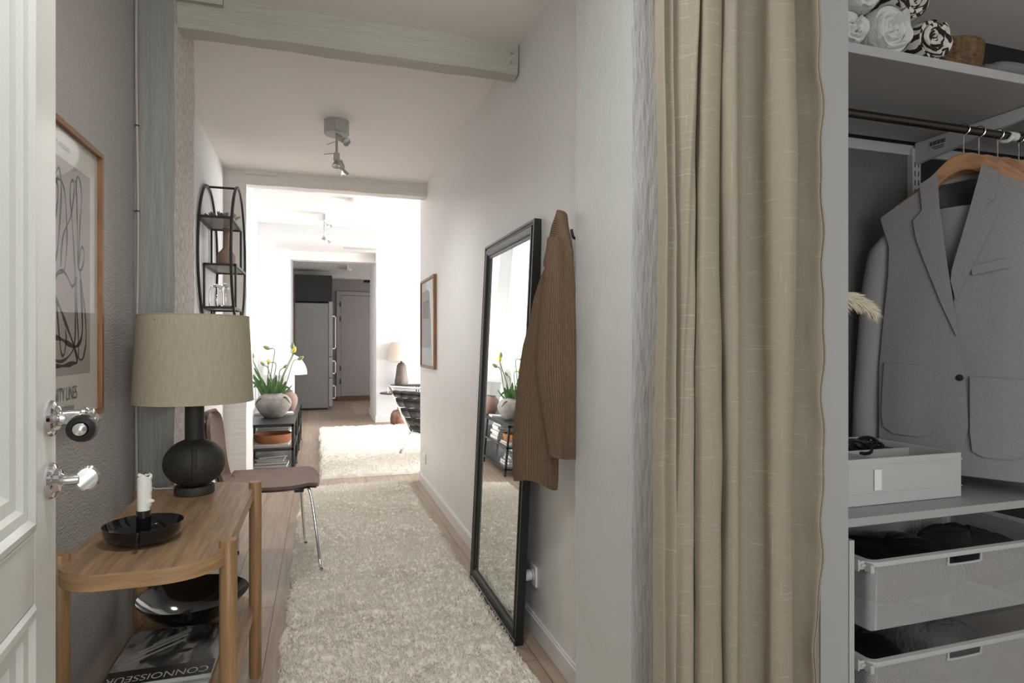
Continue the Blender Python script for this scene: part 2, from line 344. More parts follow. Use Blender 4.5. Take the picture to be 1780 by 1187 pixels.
struct('ceiling', MB().box(-.9, 5.2, 4.95, 13.5, HF, HF+.12), M['ceiling_far'])
# entry room behind the camera with its window opening
struct('wall_back', MB().box(-2.2, -.9, -2.5, -2.4, 0, HC).box(1.5, 3.5, -2.5, -2.4, 0, HC).box(-.9, 1.5, -2.5, -2.4, 0, .42).box(-.9, 1.5, -2.5, -2.4, 2.38, HC), M['wall'])
struct('wall_entry_left', MB().box(-2.2, -2.1, -2.4, 0, 0, HC).box(-2.1, -.62, 0, .1, 0, HC), M['wall'])
struct('wall_entry_right', MB().box(3.4, 3.5, -2.4, 1.86, 0, HC), M['wall'])
# left side
struct('wall_left', MB().box(-.74, -.62, .1, 2.46, 0, HC), M['plaster'])
o = wobble_box(-.74, -.495, 2.45, 2.81, 0, HC, .005, 3, fixed='z').build('trim_1', M['timber'], kind='structure', ang=70)
me = o.data; me.materials.append(M['stipple'])
for p in me.polygons:
    if p.normal.x > .7: p.material_index = 1
struct('wall_left', MB().box(-.80, -.66, 2.75, 5.6, 0, HC), M['wall_far'])
wobble_box(-.78, -.512, 4.86, 5.33, 0, HC, .004, 9, fixed='z').build('trim_2', M['beam_pale'], kind='structure', ang=70)
struct('wall_left', MB().box(-.80, -.66, 5.3, 13.4, 0, HF), M['wall_far'])
wobble_box(-.78, -.50, 7.4, 7.72, 0, HF, .004, 5, fixed='z').build('trim_3', M['wall_far'], kind='structure', ang=70)
struct('wall_left', MB().box(-.78, -.408, 9.3, 10.6, 0, HF), M['wall_far'])
# right side of the corridor, the glossy timber post and the living room beyond
struct('wall_right', MB().box(.82, .94, 1.5, 5.19, 0, HF), M['wall'])
o = wobble_box(.775, .93, 1.42, 1.785, 0, HC, .004, 12, step=.03, fixed='z').build('trim_4', M['post_gloss'], kind='structure', ang=70)
o.data.materials.append(M['post_rough'])
for p in o.data.polygons:
    if p.normal.y < -.7: p.material_index = 1
struct('wall_right', MB().box(.94, 5.1, 5.07, 5.19, 0, HF), M['wall_far'])
struct('wall_far', wobble_box(.81, 5.1, 9.29, 10.5, 0, HF, .006, 2, step=.12, fixed='yz'), M['wall_far'])
struct('wall_window_side', MB().box(5.0, 5.1, 5.19, 9.3, 0, .3).box(5.0, 5.1, 5.19, 9.3, 2.38, HF).box(5.0, 5.1, 5.19, 5.4, .3, 2.38).box(5.0, 5.1, 9.05, 9.3, .3, 2.38), M['wall_far'])
# kitchen
struct('wall_kitchen_end', MB().box(-.8, 3.2, 13.2, 13.3, 0, HF), M['taupe'])
struct('wall_kitchen_right', MB().box(3.0, 3.1, 10.4, 13.3, 0, HF), M['taupe'])
struct('baseboard_right', MB().box(.806, .82, 1.78, 5.2, 0, .075).box(.811, .82, 1.78, 5.2, .075, .083), M['trim'], bevel=.003)
struct('baseboard_right', MB().box(.760, .772, 1.36, 1.79, 0, .08), M['trim'], bevel=.003)
struct('baseboard_far', MB().box(.795, 5.0, 9.274, 9.29, 0, .10).box(.795, .811, 9.27, 10.5, 0, .10), M['trim'], bevel=.003)
# beams
o = wobble_box(-.52, .812, 2.49, 2.57, 2.31, HC+.01, .006, 21, step=.03).build('trim_5', M['beam'], kind='structure', ang=70)
wobble_box(-.52, -.34, 2.465, 2.51, 2.402, HC+.01, .003, 31, step=.03).build('trim_6', M['beam'], kind='structure', ang=70)
wobble_box(-.53, .83, 4.86, 4.97, 2.335, 2.48, .005, 22, step=.04).build('trim_7', M['beam_pale'], kind='structure', ang=70)
wobble_box(-.53, -.30, 4.84, 4.87, 2.405, 2.45, .002, 24, step=.04).build('trim_8', M['beam_pale'], kind='structure', ang=70)
wobble_box(-.55, 5.0, 7.4, 7.6, 2.42, 2.55, .006, 23, step=.08).build('trim_9', M['wall_far'], kind='structure', ang=70)
wobble_box(-.5, .9, 9.45, 9.6, 2.40, 2.55, .006, 25, step=.08).build('trim_10', M['beam_pale'], kind='structure', ang=70)
wobble_box(-.7, 3, 12.0, 12.15, 2.42, 2.55, .006, 26, step=.08).build('trim_11', M['beam_pale'], kind='structure', ang=70)
# dowel heads on the beams
struct('trim_12', MB().cyl((-.47, 2.462, 2.425), (-.47, 2.456, 2.425), .008).cyl((-.44, 2.462, 2.425), (-.44, 2.456, 2.425), .008).cyl((.785, 2.486, 2.40), (.785, 2.478, 2.40), .006).cyl((.785, 2.486, 2.36), (.785, 2.478, 2.36), .005), M['beam'])
# kitchen door in the taupe end wall
struct('trim_13', MB().box(.34, .42, 13.16, 13.2, 0, 2.27).box(1.26, 1.34, 13.16, 13.2, 0, 2.27).box(.42, 1.26, 13.16, 13.2, 2.19, 2.27), M['taupe_door'], bevel=.006)
dk = struct('door_1', MB().box(.425, 1.255, 13.165, 13.19, .09, 2.185), M['taupe_door'], bevel=.004)
for z in (.35, .62, 1.65, 1.95): MB().cyl((.42, 13.155, z), (.42, 13.155, z+.10), .012).build('hinge', M['hinge'], dk)
struct('trim_14', MB().box(.34, 1.34, 13.1, 13.2, 0, .085), M['doormat'])

# ------------------------------------------------------------------ open white door at the left
dr = thing('door', 'white panelled door standing open at the left edge with round chrome fittings', 'door', (-.37, 1.06, 0), math.radians(-90-5.9+0))
# local: +x runs from the free edge back to the hinge, +y is the visible face normal
dr.rotation_euler = (0, 0, math.atan2(-.995, .103))
dr['kind'] = 'structure'; dr.name = 'door_2'
del dr['label']; del dr['category']
Wd = .86
b = MB(); b.box(0, .098, -.042, 0, .01, 2.12).box(Wd-.12, Wd, -.042, 0, .01, 2.12)
for z0, z1 in ((.01, .12), (.808, .902), (2.0, 2.12)): b.box(.098, Wd-.12, -.042, 0, z0, z1)
b.build('door_leaf', M['door'], dr, bevel=.002, smooth=False)
for z0, z1 in ((.12, .808), (.902, 2.0)):
    x0, x1 = .098, Wd-.12
    prof = [(0, 0), (.006, .004), (.014, .005), (.022, -.001), (.034, -.003), (.040, -.009), (.056, -.011), (.064, -.018), (.078, -.018)]
    pn = MB(); nn = len(prof); vs = []
    for d, h in prof: vs += [(x0+d, h, z0+d), (x1-d, h, z0+d), (x1-d, h, z1-d), (x0+d, h, z1-d)]
    fs = [(i*4+k, i*4+(k+1) % 4, (i+1)*4+(k+1) % 4, (i+1)*4+k) for i in range(nn-1) for k in range(4)]
    pn.add(vs, fs); pn.build('panel_moulding', M['door'], dr, ang=20)
    MB().box(x0+.07, x1-.07, -.034, -.018, z0+.07, z1-.07).build('door_panel', M['door'], dr, smooth=False)
Ry = Matrix.Rotation(-PI/2, 4, 'X')   # lathe axis z -> +y
def lathe_y(prof, x, z, n=32): return MB().lathe(prof, (x, 0, z), n, M=Ry)
h = lathe_y([(.0, 0), (.024, 0), (.026, .003), (.024, .007), (.019, .009), (.0165, .013), (.012, .015), (.0105, .02), (.0115, .024), (.0115, .038), (.014, .041), (.014, .045), (.011, .048), (.0125, .054), (.0, .056)], .035, 1.046)
hd = h.build('handle', M['chrome'], dr)
lv = MB().tube([(.035, .050, 1.046), (.05, .056, 1.045), (.08, .058, 1.042), (.115, .058, 1.040)], [.009, .0085, .0085, .010], 16); lv.build('lever', M['chrome'], hd)
kb = MB().lathe([(.0, 0), (.010, 0), (.0165, .004), (.0185, .012), (.0165, .021), (.010, .024), (.0098, .022), (.0, .022)], (.112, .058, 1.040), 28, M=Matrix.Rotation(PI/2, 4, 'Y')); kb.build('lever_grip', M['black'], hd)
MB().lathe([(.0, 0), (.0095, 0), (.008, .004), (.003, .0065), (.0, .007)], (.1345, .058, 1.040), 24, M=Matrix.Rotation(PI/2, 4, 'Y')).build('grip_cap', M['chrome'], hd)
lk = lathe_y([(.0, 0), (.024, 0), (.026, .003), (.024, .007), (.018, .009), (.0155, .014), (.010, .015), (.0075, .018), (.0075, .036), (.0, .037)], .035, .957).build('lock_rosette', M['chrome'], dr)
t = MB(); t.tube([(.035+.0, .044+.014*math.cos(a)*1.0, .957+.019*math.sin(a)) for a in np.linspace(-1.1, 1.1, 3)], .001, 4)
t = MB().lathe([(.0, -.0035), (.014, -.0035), (.017, 0), (.014, .0035), (.0, .0035)], (0, 0, 0), 28)
tv = [Matrix.Rotation(PI/2, 4, 'Y') @ Vector((p[0]*1.1, p[1]*.95, p[2])) + Vector((.035, .046, .957)) for p in t.v]; t.v = [tuple(p) for p in tv]
t.build('thumb_turn', M['chrome'], lk)

# ------------------------------------------------------------------ lettering helper
def lettering(txt, size, mp, m, parent, name='lettering', sx=1, name_prefix=None):
    c = bpy.data.curves.new('t', 'FONT'); c.body = txt; c.size = size; c.align_x = 'CENTER'; c.extrude = .0
    o = bpy.data.objects.new('t', c); C.objects.link(o); dg = bpy.context.evaluated_depsgraph_get()
    me = bpy.data.meshes.new_from_object(o.evaluated_get(dg)); bpy.data.objects.remove(o)
    Mi = wmat(parent).inverted()
    for v in me.vertices: v.co = Mi @ Vector(mp(v.co.x*sx, v.co.y))
    me.materials.clear(); me.materials.append(m)
    r = bpy.data.objects.new(name, me); C.objects.link(r); r.parent = parent; me.name = name; return r

# ------------------------------------------------------------------ poster on the left wall
pw = thing('framed_poster', 'tall wood-framed poster of looping black lines on left plaster wall', 'picture', (-.62, 1.79, .955))
X0 = -.619; fy0, fy1, fz0, fz1 = 1.53, 2.04, .955, 1.70
b = MB().box(X0, -.594, fy0, fy0+.014, fz0, fz1).box(X0, -.594, fy1-.014, fy1, fz0, fz1).box(X0, -.594, fy0+.014, fy1-.014, fz0, fz0+.014).box(X0, -.594, fy0+.014, fy1-.014, fz1-.014, fz1)
b.build('frame', M['walnut'], pw, True, smooth=False)
MB().box(X0, -.607, fy0+.012, fy1-.012, fz0+.012, fz1-.012).build('paper_sheet', M['paper_cream'], pw, True, smooth=False)
art = MB().box(-.6068, -.6062, 1.605, 1.965, 1.075, 1.612).build('printed_panel', M['print_bg'], pw, True, smooth=False)
LN = dict(A=[(1.70, 1.52), (1.744, 1.577), (1.759, 1.575), (1.768, 1.531), (1.756, 1.436), (1.738, 1.365), (1.70, 1.30)],
B=[(1.70, 1.50), (1.733, 1.545), (1.756, 1.556), (1.779, 1.546), (1.795, 1.506), (1.803, 1.413), (1.787, 1.341), (1.764, 1.329), (1.733, 1.31), (1.70, 1.24)],
C=[(1.70, 1.40), (1.733, 1.462), (1.748, 1.526), (1.733, 1.547), (1.70, 1.53)],
D=[(1.764, 1.344), (1.779, 1.421), (1.828, 1.481), (1.85, 1.551), (1.845, 1.574), (1.828, 1.565), (1.823, 1.525), (1.837, 1.47), (1.85, 1.381), (1.857, 1.323), (1.837, 1.301), (1.803, 1.324), (1.771, 1.336), (1.741, 1.323), (1.71, 1.28)],
E=[(1.863, 1.54), (1.868, 1.588), (1.889, 1.586), (1.902, 1.543), (1.889, 1.46), (1.88, 1.365)],
F=[(1.88, 1.358), (1.893, 1.4), (1.908, 1.413), (1.921, 1.391), (1.904, 1.355), (1.884, 1.349), (1.875, 1.384), (1.871, 1.477), (1.866, 1.555), (1.857, 1.578)],
G=[(1.889, 1.353), (1.908, 1.294), (1.93, 1.228), (1.934, 1.159), (1.911, 1.115), (1.886, 1.113)],
H=[(1.864, 1.33), (1.868, 1.251), (1.879, 1.172), (1.879, 1.114)],
I=[(1.69, 1.175), (1.729, 1.17), (1.771, 1.164), (1.82, 1.152), (1.863, 1.147), (1.898, 1.166), (1.908, 1.213), (1.893, 1.327)],
J=[(1.66, 1.105), (1.729, 1.1), (1.787, 1.099), (1.837, 1.103), (1.871, 1.109), (1.845, 1.152), (1.803, 1.197), (1.768, 1.233), (1.738, 1.259), (1.70, 1.29)],
K=[(1.738, 1.256), (1.756, 1.17), (1.768, 1.13), (1.784, 1.127), (1.797, 1.158), (1.795, 1.19)],
N=[(1.69, 1.14), (1.741, 1.112), (1.803, 1.118), (1.854, 1.159), (1.857, 1.29), (1.854, 1.322)],
O=[(1.62, 1.2), (1.64, 1.45), (1.67, 1.57), (1.70, 1.5), (1.69, 1.3), (1.66, 1.15), (1.64, 1.3), (1.68, 1.42), (1.70, 1.30)])
ln = MB()
for k, P in LN.items():
    pts = bez([(-.6058, y, z) for y, z in P], 7); n = len(pts)
    rr = [(.0052 if k in 'IJ' else .0033)*(1+.35*math.sin(i*.5+ord(k))) for i in range(n)]
    vs = []
    for i, p in enumerate(pts):
        t = (pts[min(i+1, n-1)]-pts[max(i-1, 0)]).normalized(); s = Vector((0, -t.z, t.y))*rr[i]; vs += [p+s, p-s]
    ln.add(vs, [(2*i, 2*i+2, 2*i+3, 2*i+1) for i in range(n-1)])
ln.build('line_drawing', M['ink'], pw, True, smooth=False, fixn=False)
mpw = lambda cy, cz: (lambda a, b_: (-.6055, cy+a, cz+b_))
lettering('INFINITY LINES', .048, mpw(1.77, 1.012), M['ink_grey'], pw, sx=.62)
lettering('collection artistique', .026, mpw(1.765, .985), M['ink_grey'], pw, sx=.8)
lettering('ART STUDIO', .015, mpw(1.765, 1.638), M['ink_grey'], pw, sx=1.3)
MB().box(-.604, -.603, fy0+.014, fy1-.014, fz0+.014, fz1-.014).build('glazing', M['glaze'], pw, True, smooth=False)

# cable clipped in the corner
cb = thing('wall_cable', 'thin pale cable clipped down the corner beside the grey timber post', 'cable', (-.608, 2.437, 0))
MB().tube([(-.609+.003*math.sin(z*5), 2.437, z) for z in np.linspace(0.02, 2.43, 30)], .0042, 8).build('cable', M['beam'], cb, True)
for z in (1.92, 1.62, 1.21, .94, .5): MB().tube([(-.616, 2.437, z), (-.609, 2.430, z), (-.602, 2.437, z)], .0022, 6).build('clip', M['hinge'], cb, True)

# ------------------------------------------------------------------ oak console table
tb = thing('console_table', 'oak console table with round posts and a rounded end by left wall', 'table', (-.38, 1.97, 0))
def table_outline(x0, x1, y0, y1):
    pts = []
    def arc(cx, cy, rx, ry, a0, a1, e=1.0):
        for k in range(11):
            a = a0+(a1-a0)*k/10; pts.append((cx+rx*math.cos(a), cy+ry*math.sin(a)))
    arc(x0+.11, y0+.11, .11, .11, PI, 1.5*PI); arc(x1-.13, y0+.12, .13, .12, 1.5*PI, 2*PI)
    arc(x1-.13, y1-.12, .13, .12, 0, .5*PI); arc(x0+.11, y1-.11, .11, .11, .5*PI, PI)
    return pts
for z0, z1, nm in ((.622, .659, 'table_top'), (.222, .25, 'lower_shelf')):
    ol = table_outline(-.557, -.215, 1.515, 2.405)
    o = MB().prism(ol, lambda a, b_, h_: (a, b_, h_), z1-.002, z1).build(nm, M['oak'], tb, True, smooth=False)
    MB().prism(ol, lambda a, b_, h_: (a, b_, h_), z0, z1-.002).build('edge_band', M['oak_edge'], o, False).parent = tb
    ob = C.objects[-1]
for ob in list(C.objects):
    if ob.name.startswith('edge_band'):
        Mi = wmat(tb).inverted()
        for v in ob.data.vertices: v.co = Mi @ v.co
for x, y in ((-.212, 1.63), (-.212, 2.29), (-.562, 1.63), (-.562, 2.29)):
    MB().lathe([(0, 0), (.0185, 0), (.0205, .01), (.0205, .672), (.019, .676), (0, .6765)], (x, y, 0), 28).build('leg', M['oak_leg'], tb, True)

# table lamp
lp = thing('table_lamp', 'table lamp with dark round stoneware base and beige linen shade', 'lamp', (-.395, 2.25, .659))
prof = [(0, 0), (.058, 0), (.0605, .003), (.0605, .022), (.058, .028)]
for k in range(2, 23):
    a = -PI/2+PI*k/24; prof.append((max(.094*math.cos(a), .029), .103+.080*math.sin(a)))
prof += [(.029, .18), (.029, .34), (.024, .342), (0, .342)]
o = MB().lathe(prof, n=48).build('lamp_base', M['ceramic_dark'], lp)
rd = Vector((.16, -.985, 0)).normalized(); pts = [rd*(.094*math.cos(a)*.99)+Vector((0, 0, .103+.080*math.sin(a)*.99)) for a in np.linspace(-.85, .95, 14)]
MB().tube(pts, [.003]+[.0075]*12+[.003], 8).build('ridge', M['ceramic_dark'], o)
sh = MB(); sh.lathe([(.180, .305), (.166, .588)], n=64)
o = sh.build('lamp_shade', M['linen'], lp, solid=.002)
MB().tube([(.1805*math.cos(a), .1805*math.sin(a), .3055) for a in np.linspace(0, 2*PI, 64, endpoint=False)], .0018, 6, closed=True).build('shade_rim', M['linen'], lp)
MB().tube([(.1665*math.cos(a), .1665*math.sin(a), .5875) for a in np.linspace(0, 2*PI, 64, endpoint=False)], .0018, 6, closed=True).build('shade_rim', M['linen'], lp)
sp = MB().cyl((0, 0, .34), (0, 0, .52), .006)
for k in range(3):
    a = 2*PI*k/3; sp.cyl((0, 0, .52), (.168*math.cos(a), .168*math.sin(a), .57), .002, 6)
sp.build('shade_fitter', M['brass'], lp)
MB().tube(bez([(-.02, .055, .006), (-.06, .07, .005), (-.10, .085, .004), (-.135, .09, .004), (-.20, .12, .004), (-.206, .13, -.25), (-.205, .14, -.63)], 6), .0022, 6).build('flex', M['white_plastic'], lp)

# candle dish with candle (holder and candle are two things)
hold = thing('candle_holder', 'black enamel chamberstick dish with upright cup on oak table', 'candle holder', (-.42, 1.737, .659))
MB().lathe([(0, .005), (.050, .005), (.072, .014), (.083, .030), (.0875, .047), (.0895, .047), (.0865, .028), (.077, .011), (.056, 0), (0, 0)], n=48, fn=lambda a, z: 1+.0*z).build('dish', M['black_gloss'], hold)
MB().lathe([(0, .004), (.026, .004), (.018, .010), (.0165, .02), (.0165, .078), (.0145, .078), (.0145, .066), (0, .066)], n=32).build('cup', M['black_gloss'], hold)
MB().tube(bez([(.010, -.083, .038), (.012, -.10, .044), (.012, -.112, .034), (.010, -.105, .014), (.008, -.086, .012)], 6), .0035, 8).build('handle', M['black_gloss'], hold)
cn = thing('candle', 'burnt white candle with frozen drips in black cup', 'candle', (-.42, 1.737, .726))
def cf(u, v):
    a = 2*PI*u; r = .0142*(1+.03*noise.noise(Vector((math.cos(a)*2, math.sin(a)*2, v*3)))); z = .0985*v
    dx = max(0, math.cos(a-.1))**6; z += (.004*math.sin(3*a) if v > .95 else 0)
    r += dx*.0035*(1 if .2 < v < .99 else 0)*(1+.8*noise.noise(Vector((0, 1, v*9)))) + (.006*dx if .30 < v < .36 else 0)
    return (r*math.cos(a), r*math.sin(a), z)
cc = MB().grid(cf, 32, 30, cu=True); cc.lathe([(.0138, .0985), (.008, .0955), (0, .095)], n=32); cc.add([(0, 0, 0)], []); cc.build('wax_body', M['wax'], cn)
MB().tube([(0, 0, .094), (.001, 0, .101), (.005, 0, .106)], .0011, 6).build('wick', M['ink'], cn)

# magazines on the lower shelf, black bowl
def magazine(x0, x1, y0, y1, z0, z1, label, covm, rz=0, group='magazines on the lower table shelf'):
    t = thing('magazine', label, 'magazine', ((x0+x1)/2, (y0+y1)/2, z0), rz, group); a, b_ = (x1-x0)/2, (y1-y0)/2; h_ = z1-z0
    MB().box(-a, a, -b_, b_, .0006, h_-.0006).build('pages', M['pages'], t, smooth=False)
    MB().box(-a-.001, a+.001, -b_-.001, b_+.001, h_-.0008, h_).build('front_cover', covm, t, smooth=False)
    MB().box(-a-.001, a+.001, -b_-.001, b_+.001, 0, .0008).build('back_cover', covm, t, smooth=False)
    return t
magazine(-.53, -.285, 1.745, 2.085, .2502, .262, 'bottom magazine of the stack on the lower table shelf', M['paper'])
magazine(-.526, -.280, 1.755, 2.083, .2622, .274, 'middle magazine of the stack on the lower table shelf', M['paper'], .02)
mg = magazine(-.527, -.272, 1.770, 2.085, .2742, .289, 'top magazine with grey cover photo and big white masthead on table shelf', M['cover'], 0)
lettering('CONNOISSEUR', .044, lambda a, b_: (-.402-a, 1.792-b_+.02, .2895), M['paper'], mg, sx=.80)
dk_ = MB().box(-.527, -.272, 1.771, 1.845, .2891, .2893).build('masthead_band', mat('black_masthead', (.025, .025, .027), .25), mg, True, smooth=False)
fig = MB(); 
poly = [(0, 0), (.02, .012), (.055, .014), (.075, .03), (.11, .034), (.125, .05), (.105, .052), (.08, .046), (.05, .034), (.018, .03), (-.006, .018)]
fig.prism(poly, lambda a, b_, h_: (-.462+a, 1.875+b_*1.1, h_), .2891, .2894); fig.build('cover_figure', M['ink'], mg, True, smooth=False)
bar = MB()
for k, (xx, yy) in enumerate([(-.51, 1.86), (-.50, 1.90), (-.48, 1.94), (-.45, 1.98)]):
    R = Matrix.Translation((xx, yy, .2891)) @ Matrix.Rotation(.75, 4, 'Z'); bar.box(0, [.19, .18, .155, .115][k], 0, .011, 0, .0002, M=R)
bar.build('cover_stripes', mat('cover_pale_stripe', (.42, .42, .41), .25), mg, True, smooth=False)
lettering('............. .......\n...... ............', .020, lambda a, b_: (-.45-a, 2.055-b_, .2895), M['ink'], mg, sx=1)
bw = thing('bowl', 'wide glossy black bowl on the lower shelf behind the magazines', 'bowl', (-.392, 2.215, .25))
MB().lathe([(0, 0), (.055, 0), (.058, .004), (.085, .016), (.13, .048), (.162, .085), (.166, .091), (.163, .092), (.157, .085), (.125, .052), (.08, .022), (.04, .014), (0, .013)], n=64).build('bowl_shell', M['black_gloss'], bw)
# black bag leaning at the near end of the table, mostly hidden by the door
bg_ = thing('document_bag', 'thin black handled bag leaning beside the table leg near the door', 'bag', (-.565, 1.50, 0))
MB().tube(bez([(.0, 0, .62), (.012, -.01, .50), (.025, -.02, .36), (.04, -.02, .2), (.05, -.02, .02)], 6), .008, 8).build('strap', M['black_gloss'], bg_)
MB().box(-.045, .01, -.16, -.03, .0, .30).box(-.045, .005, -.155, -.035, .3, .42).build('bag_body', M['leather_black'], bg_, bevel=.01)

# ------------------------------------------------------------------ brown leather chair (faces +x)
ch = thing('shell_chair', 'brown leather shell chair on thin chrome legs beside the rug', 'chair', (-.24, 3.44, 0))
def shell(u, v):
    # v 0: front edge of seat ... 1: top of back ; u across
    w_ = lerp_tab([(0, .13), (.015, .175), (.04, .212), (.08, .236), (.15, .247), (.3, .243), (.38, .22), (.45, .18), (.5, .145), (.55, .125), (.6, .13), (.68, .165), (.76, .20), (.83, .213), (.9, .205), (.945, .183), (.975, .150), (1, .09)], v)
    if v < .55:
        s = v/.55; x = .235-.485*s; z = .436-.012*math.sin(PI*s)-.025*max(0, (.12-s)/.12)**2+.02*s**3
    else:
        s = (v-.55)/.45; x = -.205-.075*math.sin(s*PI/2*.9)-.0*s; z = .456+.355*s**.95
        x = -.25 - .03*(1-(1-s)**3) - .03*s
    y = (u-.5)*2*w_
    k = (u-.5)*2
    if v < .5: z += .022*abs(k)**2.5 - .0
    else: x += .035*abs(k)**2
    return (x, y, z)
M_sh = MB().grid(shell, 21, 60)
o = M_sh.build('seat_shell', M['leather_brown'], ch, solid=.016, ang=80)
MB().grid(lambda u, v: tuple(Vector(shell(.04+.92*u, .56+.43*v)) + Vector((-.013, 0, 0))), 15, 24).build('back_panel', M['black'], ch, solid=.004, ang=80)
MB().grid(lambda u, v: tuple(Vector(shell(.04+.92*u, .01+.5*v)) + Vector((0, 0, -.014))), 15, 24).build('seat_underside', M['black'], ch, solid=.006, ang=80)
MB().lathe([(0, 0), (.05, 0), (.09, .008), (.09, .014), (0, .014)], (-.02, 0, .415), 24).build('seat_mount', M['black'], ch)
for sx, sy, fx, fy in ((1, -1, .25, -.235), (1, 1, .165, .235), (-1, -1, -.19, -.22), (-1, 1, -.19, .22)):
    pts = bez([(-.02+.03*sx, .02*sy, .421), (.10*sx, .10*sy, .421), (.150*sx, .150*sy, .418), ((.198 if sy < 0 else .140) if sx > 0 else -.172, .172*sy, .392), (fx, fy, .006)], 8)
    zf = .012 if sx > 0 else .006
    pts[-1].z = zf + (.02 if sx > 0 else 0)
    l_ = MB().tube(pts, .0075, 12).build('leg', M['chrome'], ch)
    MB().cyl((fx, fy, 0.0 if sx < 0 else .02), (fx, fy, .03 if sx > 0 else .018), .0095, 12).build('foot', M['black'], l_)
for yy in (-.15, .15): MB().box(.12, .165, yy-.02, yy+.02, .405, .435).build('rubber_bumper', M['black'], ch, bevel=.003)

# ------------------------------------------------------------------ oval black wall shelf and what stands on it
ov = thing('wall_shelf', 'oval black metal wall shelf with staggered tiers on left corridor wall', 'shelf', (-.655, 4.125, 1.27))
cy, cz, ry, rz_ = 4.125, 1.69, .345, .43
def ell(x): return [(x, cy+ry*math.cos(a), cz+rz_*math.sin(a)) for a in np.linspace(0, 2*PI, 72, endpoint=False)]
MB().tube(ell(-.648), .0085, 8, closed=True).build('oval_ring', M['black_metal'], ov, True)
MB().tube(ell(-.478), .0085, 8, closed=True).build('oval_ring', M['black_metal'], ov, True)
for sz_ in (1, -1): MB().cyl((-.648, cy, cz+rz_*sz_), (-.478, cy, cz+rz_*sz_), .007, 8).build('cross_bar', M['black_metal'], ov, True)
def yat(z, s): return cy+s*ry*math.sqrt(max(0, 1-((z-cz)/rz_)**2))
tiers = [(1.885, yat(1.885, -1), 4.24), (1.635, 3.98, yat(1.635, 1)), (1.374, yat(1.374, -1), 4.24)]
for z, a, b_ in tiers:
    t_ = MB().box(-.642, -.484, a+.004, b_-.004, z-.004, z).build('tier', mat('grey_tier_board', (.22, .20, .19), .4) if z == tiers[0][0] else bpy.data.materials['grey_tier_board'], ov, True, smooth=False)
    MB().box(-.65, -.476, a-.006, a+.006, z-.012, z+.002).box(-.65, -.476, b_-.006, b_+.006, z-.012, z+.002).box(-.654, -.642, a, b_, z-.012, z+.002).box(-.484, -.472, a, b_, z-.012, z+.002).build('tier_frame', M['black_metal'], ov, True, smooth=False)
for yy, za, zb in ((4.24, 1.885, 1.635), (3.98, 1.635, 1.374), (4.24, 1.374, cz-rz_*.92)):
    for xx in (-.648, -.478): MB().box(xx-.006, xx+.006, yy-.006, yy+.006, zb, za).build('upright', M['black_metal'], ov, True, smooth=False)
lb = thing('petal_bowl', 'small grey petal-shaped bowl on the top tier of oval shelf', 'bowl', (-.555, 4.02, 1.887))
for ring, (n_, r0, r1, z1) in enumerate(((9, .03, .098, .03), (9, .03, .075, .042))):
    m_ = MB()
    for k in range(n_):
        a = 2*PI*(k+.5*ring)/n_
        def pf(u, v, a=a, r0=r0, r1=r1, z1=z1):
            w_ = .55*math.sin(PI*min(1, .15+.78*v))**.7*(r1/.1); aa = (u-.5)*w_; r = r0*.3+(r1-r0*.3)*v
            return (r*math.cos(a+aa*1.0)*1.0, r*math.sin(a+aa), .004+z1*v**1.6+.008*(abs(u-.5)*2)**2*v)
        m_.grid(pf, 6, 8)
    m_.build('petal_ring', mat('grey_stoneware', (.30, .27, .25), .6) if ring == 0 else bpy.data.materials['grey_stoneware'], lb, solid=.003, ang=80)
bv = thing('bottle_vase', 'brown clay bottle vase with a long neck on oval shelf middle tier', 'vase', (-.548, 4.12, 1.637))
MB().lathe([(0, 0), (.048, 0), (.052, .008), (.053, .055), (.045, .08), (.026, .10), (.0185, .112), (.017, .23), (.0195, .235), (.016, .236), (.015, .2), (0, .2)], n=36).build('vase_body', M['brown_clay'], bv)
for k, (xx, yy) in enumerate(((-.590, 4.03), (-.528, 3.955))):
    g = thing('glass_jar', ['left glass jar on oval shelf lower tier, by the wall', 'right glass jar on oval shelf lower tier, nearer the corridor'][k], 'jar', (xx, yy, 1.376), 0, 'glass jars on the oval shelf')
    MB().lathe([(0, 0), (.036, 0), (.040, .006), (.042, .04), (.040, .10), (.032, .118), (.027, .122), (.025, .12), (.030, .114), (.0375, .098), (.0395, .04), (.0375, .008), (0, .006)], n=32).build('jar_body', M['glass'], g)
    MB().lathe([(0, .1225), (.029, .1225), (.030, .127), (.026, .133), (.008, .135), (.008, .142), (0, .143)], n=24).build('lid', M['glass'], g)

# ------------------------------------------------------------------ black media console and its contents
cs = thing('media_console', 'low open black metal console along the left wall past the corridor', 'console', (-.40, 6.6, 0))
cx0, cx1, cy0, cy1, ct = -.60, -.205, 5.5, 7.85, .486
MB().box(cx0, cx1, cy0, cy1, ct-.012, ct).build('console_top', M['black_metal'], cs, True, smooth=False, bevel=.001)
for z, nm in ((.275, 'shelf'), (.075, 'shelf')):
    MB().box(cx0+.01, cx1-.01, cy0+.01, cy1-.01, z-.006, z).build(nm, mat('smoked_shelf', (.10, .10, .10), .3) if z > .2 else bpy.data.materials['smoked_shelf'], cs, True, smooth=False)
for z in (.275, .075, ct-.01):
    MB().box(cx0, cx1, cy0, cy0+.016, z-.016, z+.002).box(cx0, cx1, cy1-.016, cy1, z-.016, z+.002).box(cx1-.016, cx1, cy0, cy1, z-.016, z+.002).box(cx0, cx0+.016, cy0, cy1, z-.016, z+.002).build('rail', M['black_metal'], cs, True, smooth=False)
for y in (cy0, 6.28, 7.05, cy1-.02):
    for x in (cx0, cx1-.02): MB().box(x, x+.02, y, y+.02, 0, ct-.01).build('leg', M['black_metal'], cs, True, smooth=False)
